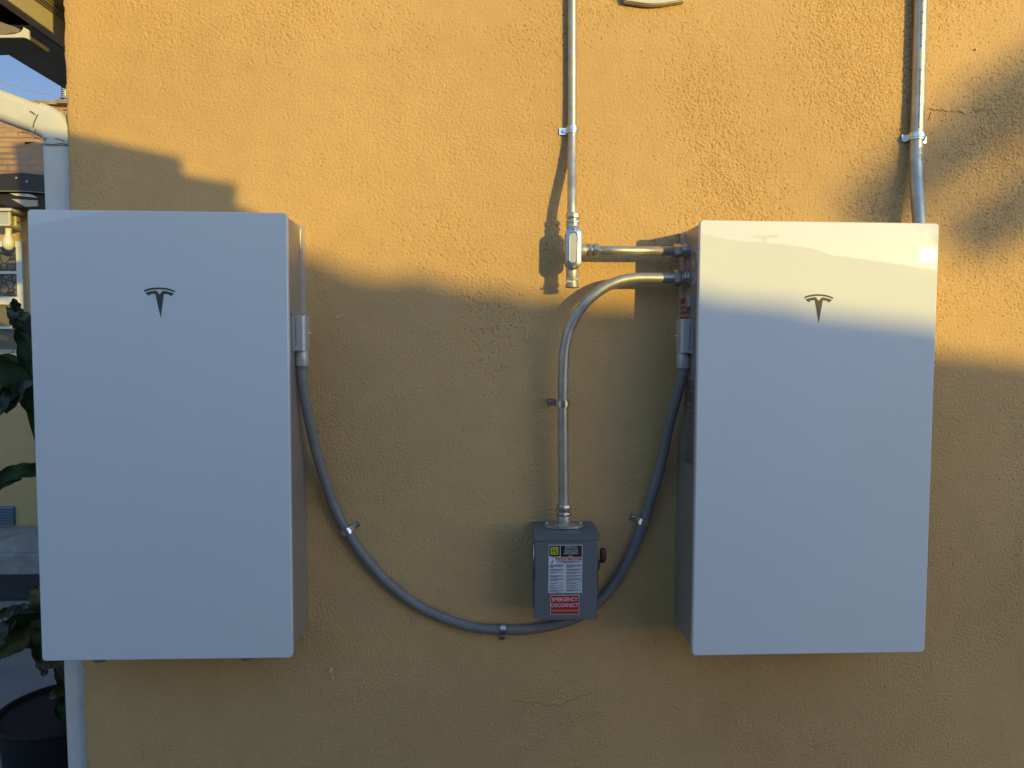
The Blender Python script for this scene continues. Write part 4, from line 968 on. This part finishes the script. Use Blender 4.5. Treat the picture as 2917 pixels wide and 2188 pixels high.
for (a, b) in zip(prof, prof[1:]):
    n_ = max(1, int(abs(b[0]-a[0])/.28))
    for i in range(n_):
        xa_, xb_ = a[0]+(b[0]-a[0])*i/n_, a[0]+(b[0]-a[0])*(i+1)/n_
        za_, zb_ = a[1]+(b[1]-a[1])*i/n_, a[1]+(b[1]-a[1])*(i+1)/n_
        st_ = .012*(1 if b[1] > a[1] else -1)
        c.prism([(xa_, YB, za_-.16), (xb_, YB, zb_-.16), (xb_, YB, zb_-(st_ if st_ > 0 else 0)), (xa_, YB, za_+(st_ if st_ < 0 else 0))], (0, -6.4, 0))
c.build('roof', M['roof_near'], bh)
c = MB(); c.tube([(4.86, YB-.6, 1.5), (4.86, YB-.6, 1.86)], .03, 10); c.tube([(4.7, YB-.6, 1.86), (5.05, YB-.6, 1.88)], .022, 8); c.build('vent_pipe', M['stack'], bh, True)
c = MB(); c.box((.6, YB-.33, -.4), (2.0, YB-.36, .6)); c.build('window', M['pane'], bh)
# shed added behind the camera, its outline invented to cast the stepped shadow
SY = -3.0
sp = [(.3, .95), (1.15, 1.30), (1.50, 1.212), (1.57, 1.203), (1.76, 1.163), (1.866, 1.142), (1.878, 1.128), (1.852, 1.10), (2.018, 1.073), (2.012, 1.045), (2.004, 1.025), (2.087, .985), (2.14, .93), (2.205, .87), (2.215, .70)]
sh = thing('shadow_blocker', 'added unseen shed behind the photographer, seen only by its stepped shadow on the wall', 'blocker', (1.3, SY, GZ))
c = MB(); c.prism([(x, SY-.01, z-.02) for x, z in sp]+[(2.15, SY-.01, GZ), (.35, SY-.01, GZ)], (0, -.5, 0)); c.build('wall', M['blocker_brown'], sh)
c = MB()
for a, b in zip(sp[:-1], sp[1:-1]): c.prism([(a[0], SY+.02, a[1]-.03), (b[0], SY+.02, b[1]-.03), (b[0], SY+.02, b[1]), (a[0], SY+.02, a[1])], (0, -.56, 0))
c.build('roof', M['roof_near'], sh)
# distant palm: its crown gives the soft patch of shade at the right
pt = thing('palm_tree', 'distant palm whose fronds are mirrored beside the sun on the right cabinet', 'palm tree', (10.0, -12, GZ))
YT = 12.0
def SP(px, py): s_ = P(px, py, 0); return Vector((s_.x+.635*YT, -YT, s_.z+.14*YT))
crown = SP(2420, 150)
c = MB(); c.tube(spline([(crown.x+.3, -YT-.3, GZ), (crown.x+.2, -YT-.2, .8), (crown.x, -YT, crown.z-.1)], 8), .07, 12); c.build('trunk', M['bark'], pt, True)
random.seed(17); c = MB()
def frond(a, b, sag, nl=46, ll=.34):
    pts = spline([a, (a+b)/2+Vector((0, random.uniform(-.1, .1), sag)), b], 12); c.tube(pts, .012, 5)
    for i in range(nl):
        q = pts[min(int(i/nl*len(pts)), len(pts)-1)]; d = (b-a).normalized()
        for s_ in (-1, 1):
            up = Vector((0, random.uniform(-.5, .5), s_)).normalized(); tip = q+(d*.7+up*.8).normalized()*ll*(1-.5*i/nl)*random.uniform(.8, 1.1)
            w_ = Vector((0.011, 0, .011)); c.face([q-w_, q+w_, tip])
for (a, b, sg, n_, l_) in ((SP(2390, 120), SP(1850, 460), .02, 90, .20), (SP(2390, 150), SP(1900, 500), .0, 80, .19), (SP(2390, 130), SP(1950, 410), .03, 70, .17), (SP(2300, 230), SP(1860, 500), .0, 70, .16), (SP(2420, 340), SP(2050, 510), .02, 70, .16), (SP(2420, 360), SP(2110, 550), .0, 60, .15), (SP(2420, 380), SP(2080, 530), .0, 60, .14), (SP(2400, 120), SP(2520, -60), .06, 36, .2), (SP(2400, 120), SP(2640, 160), .06, 36, .2)):
    frond(a, b, sg, n_, l_)
c.build('fronds', M['palm'], pt)
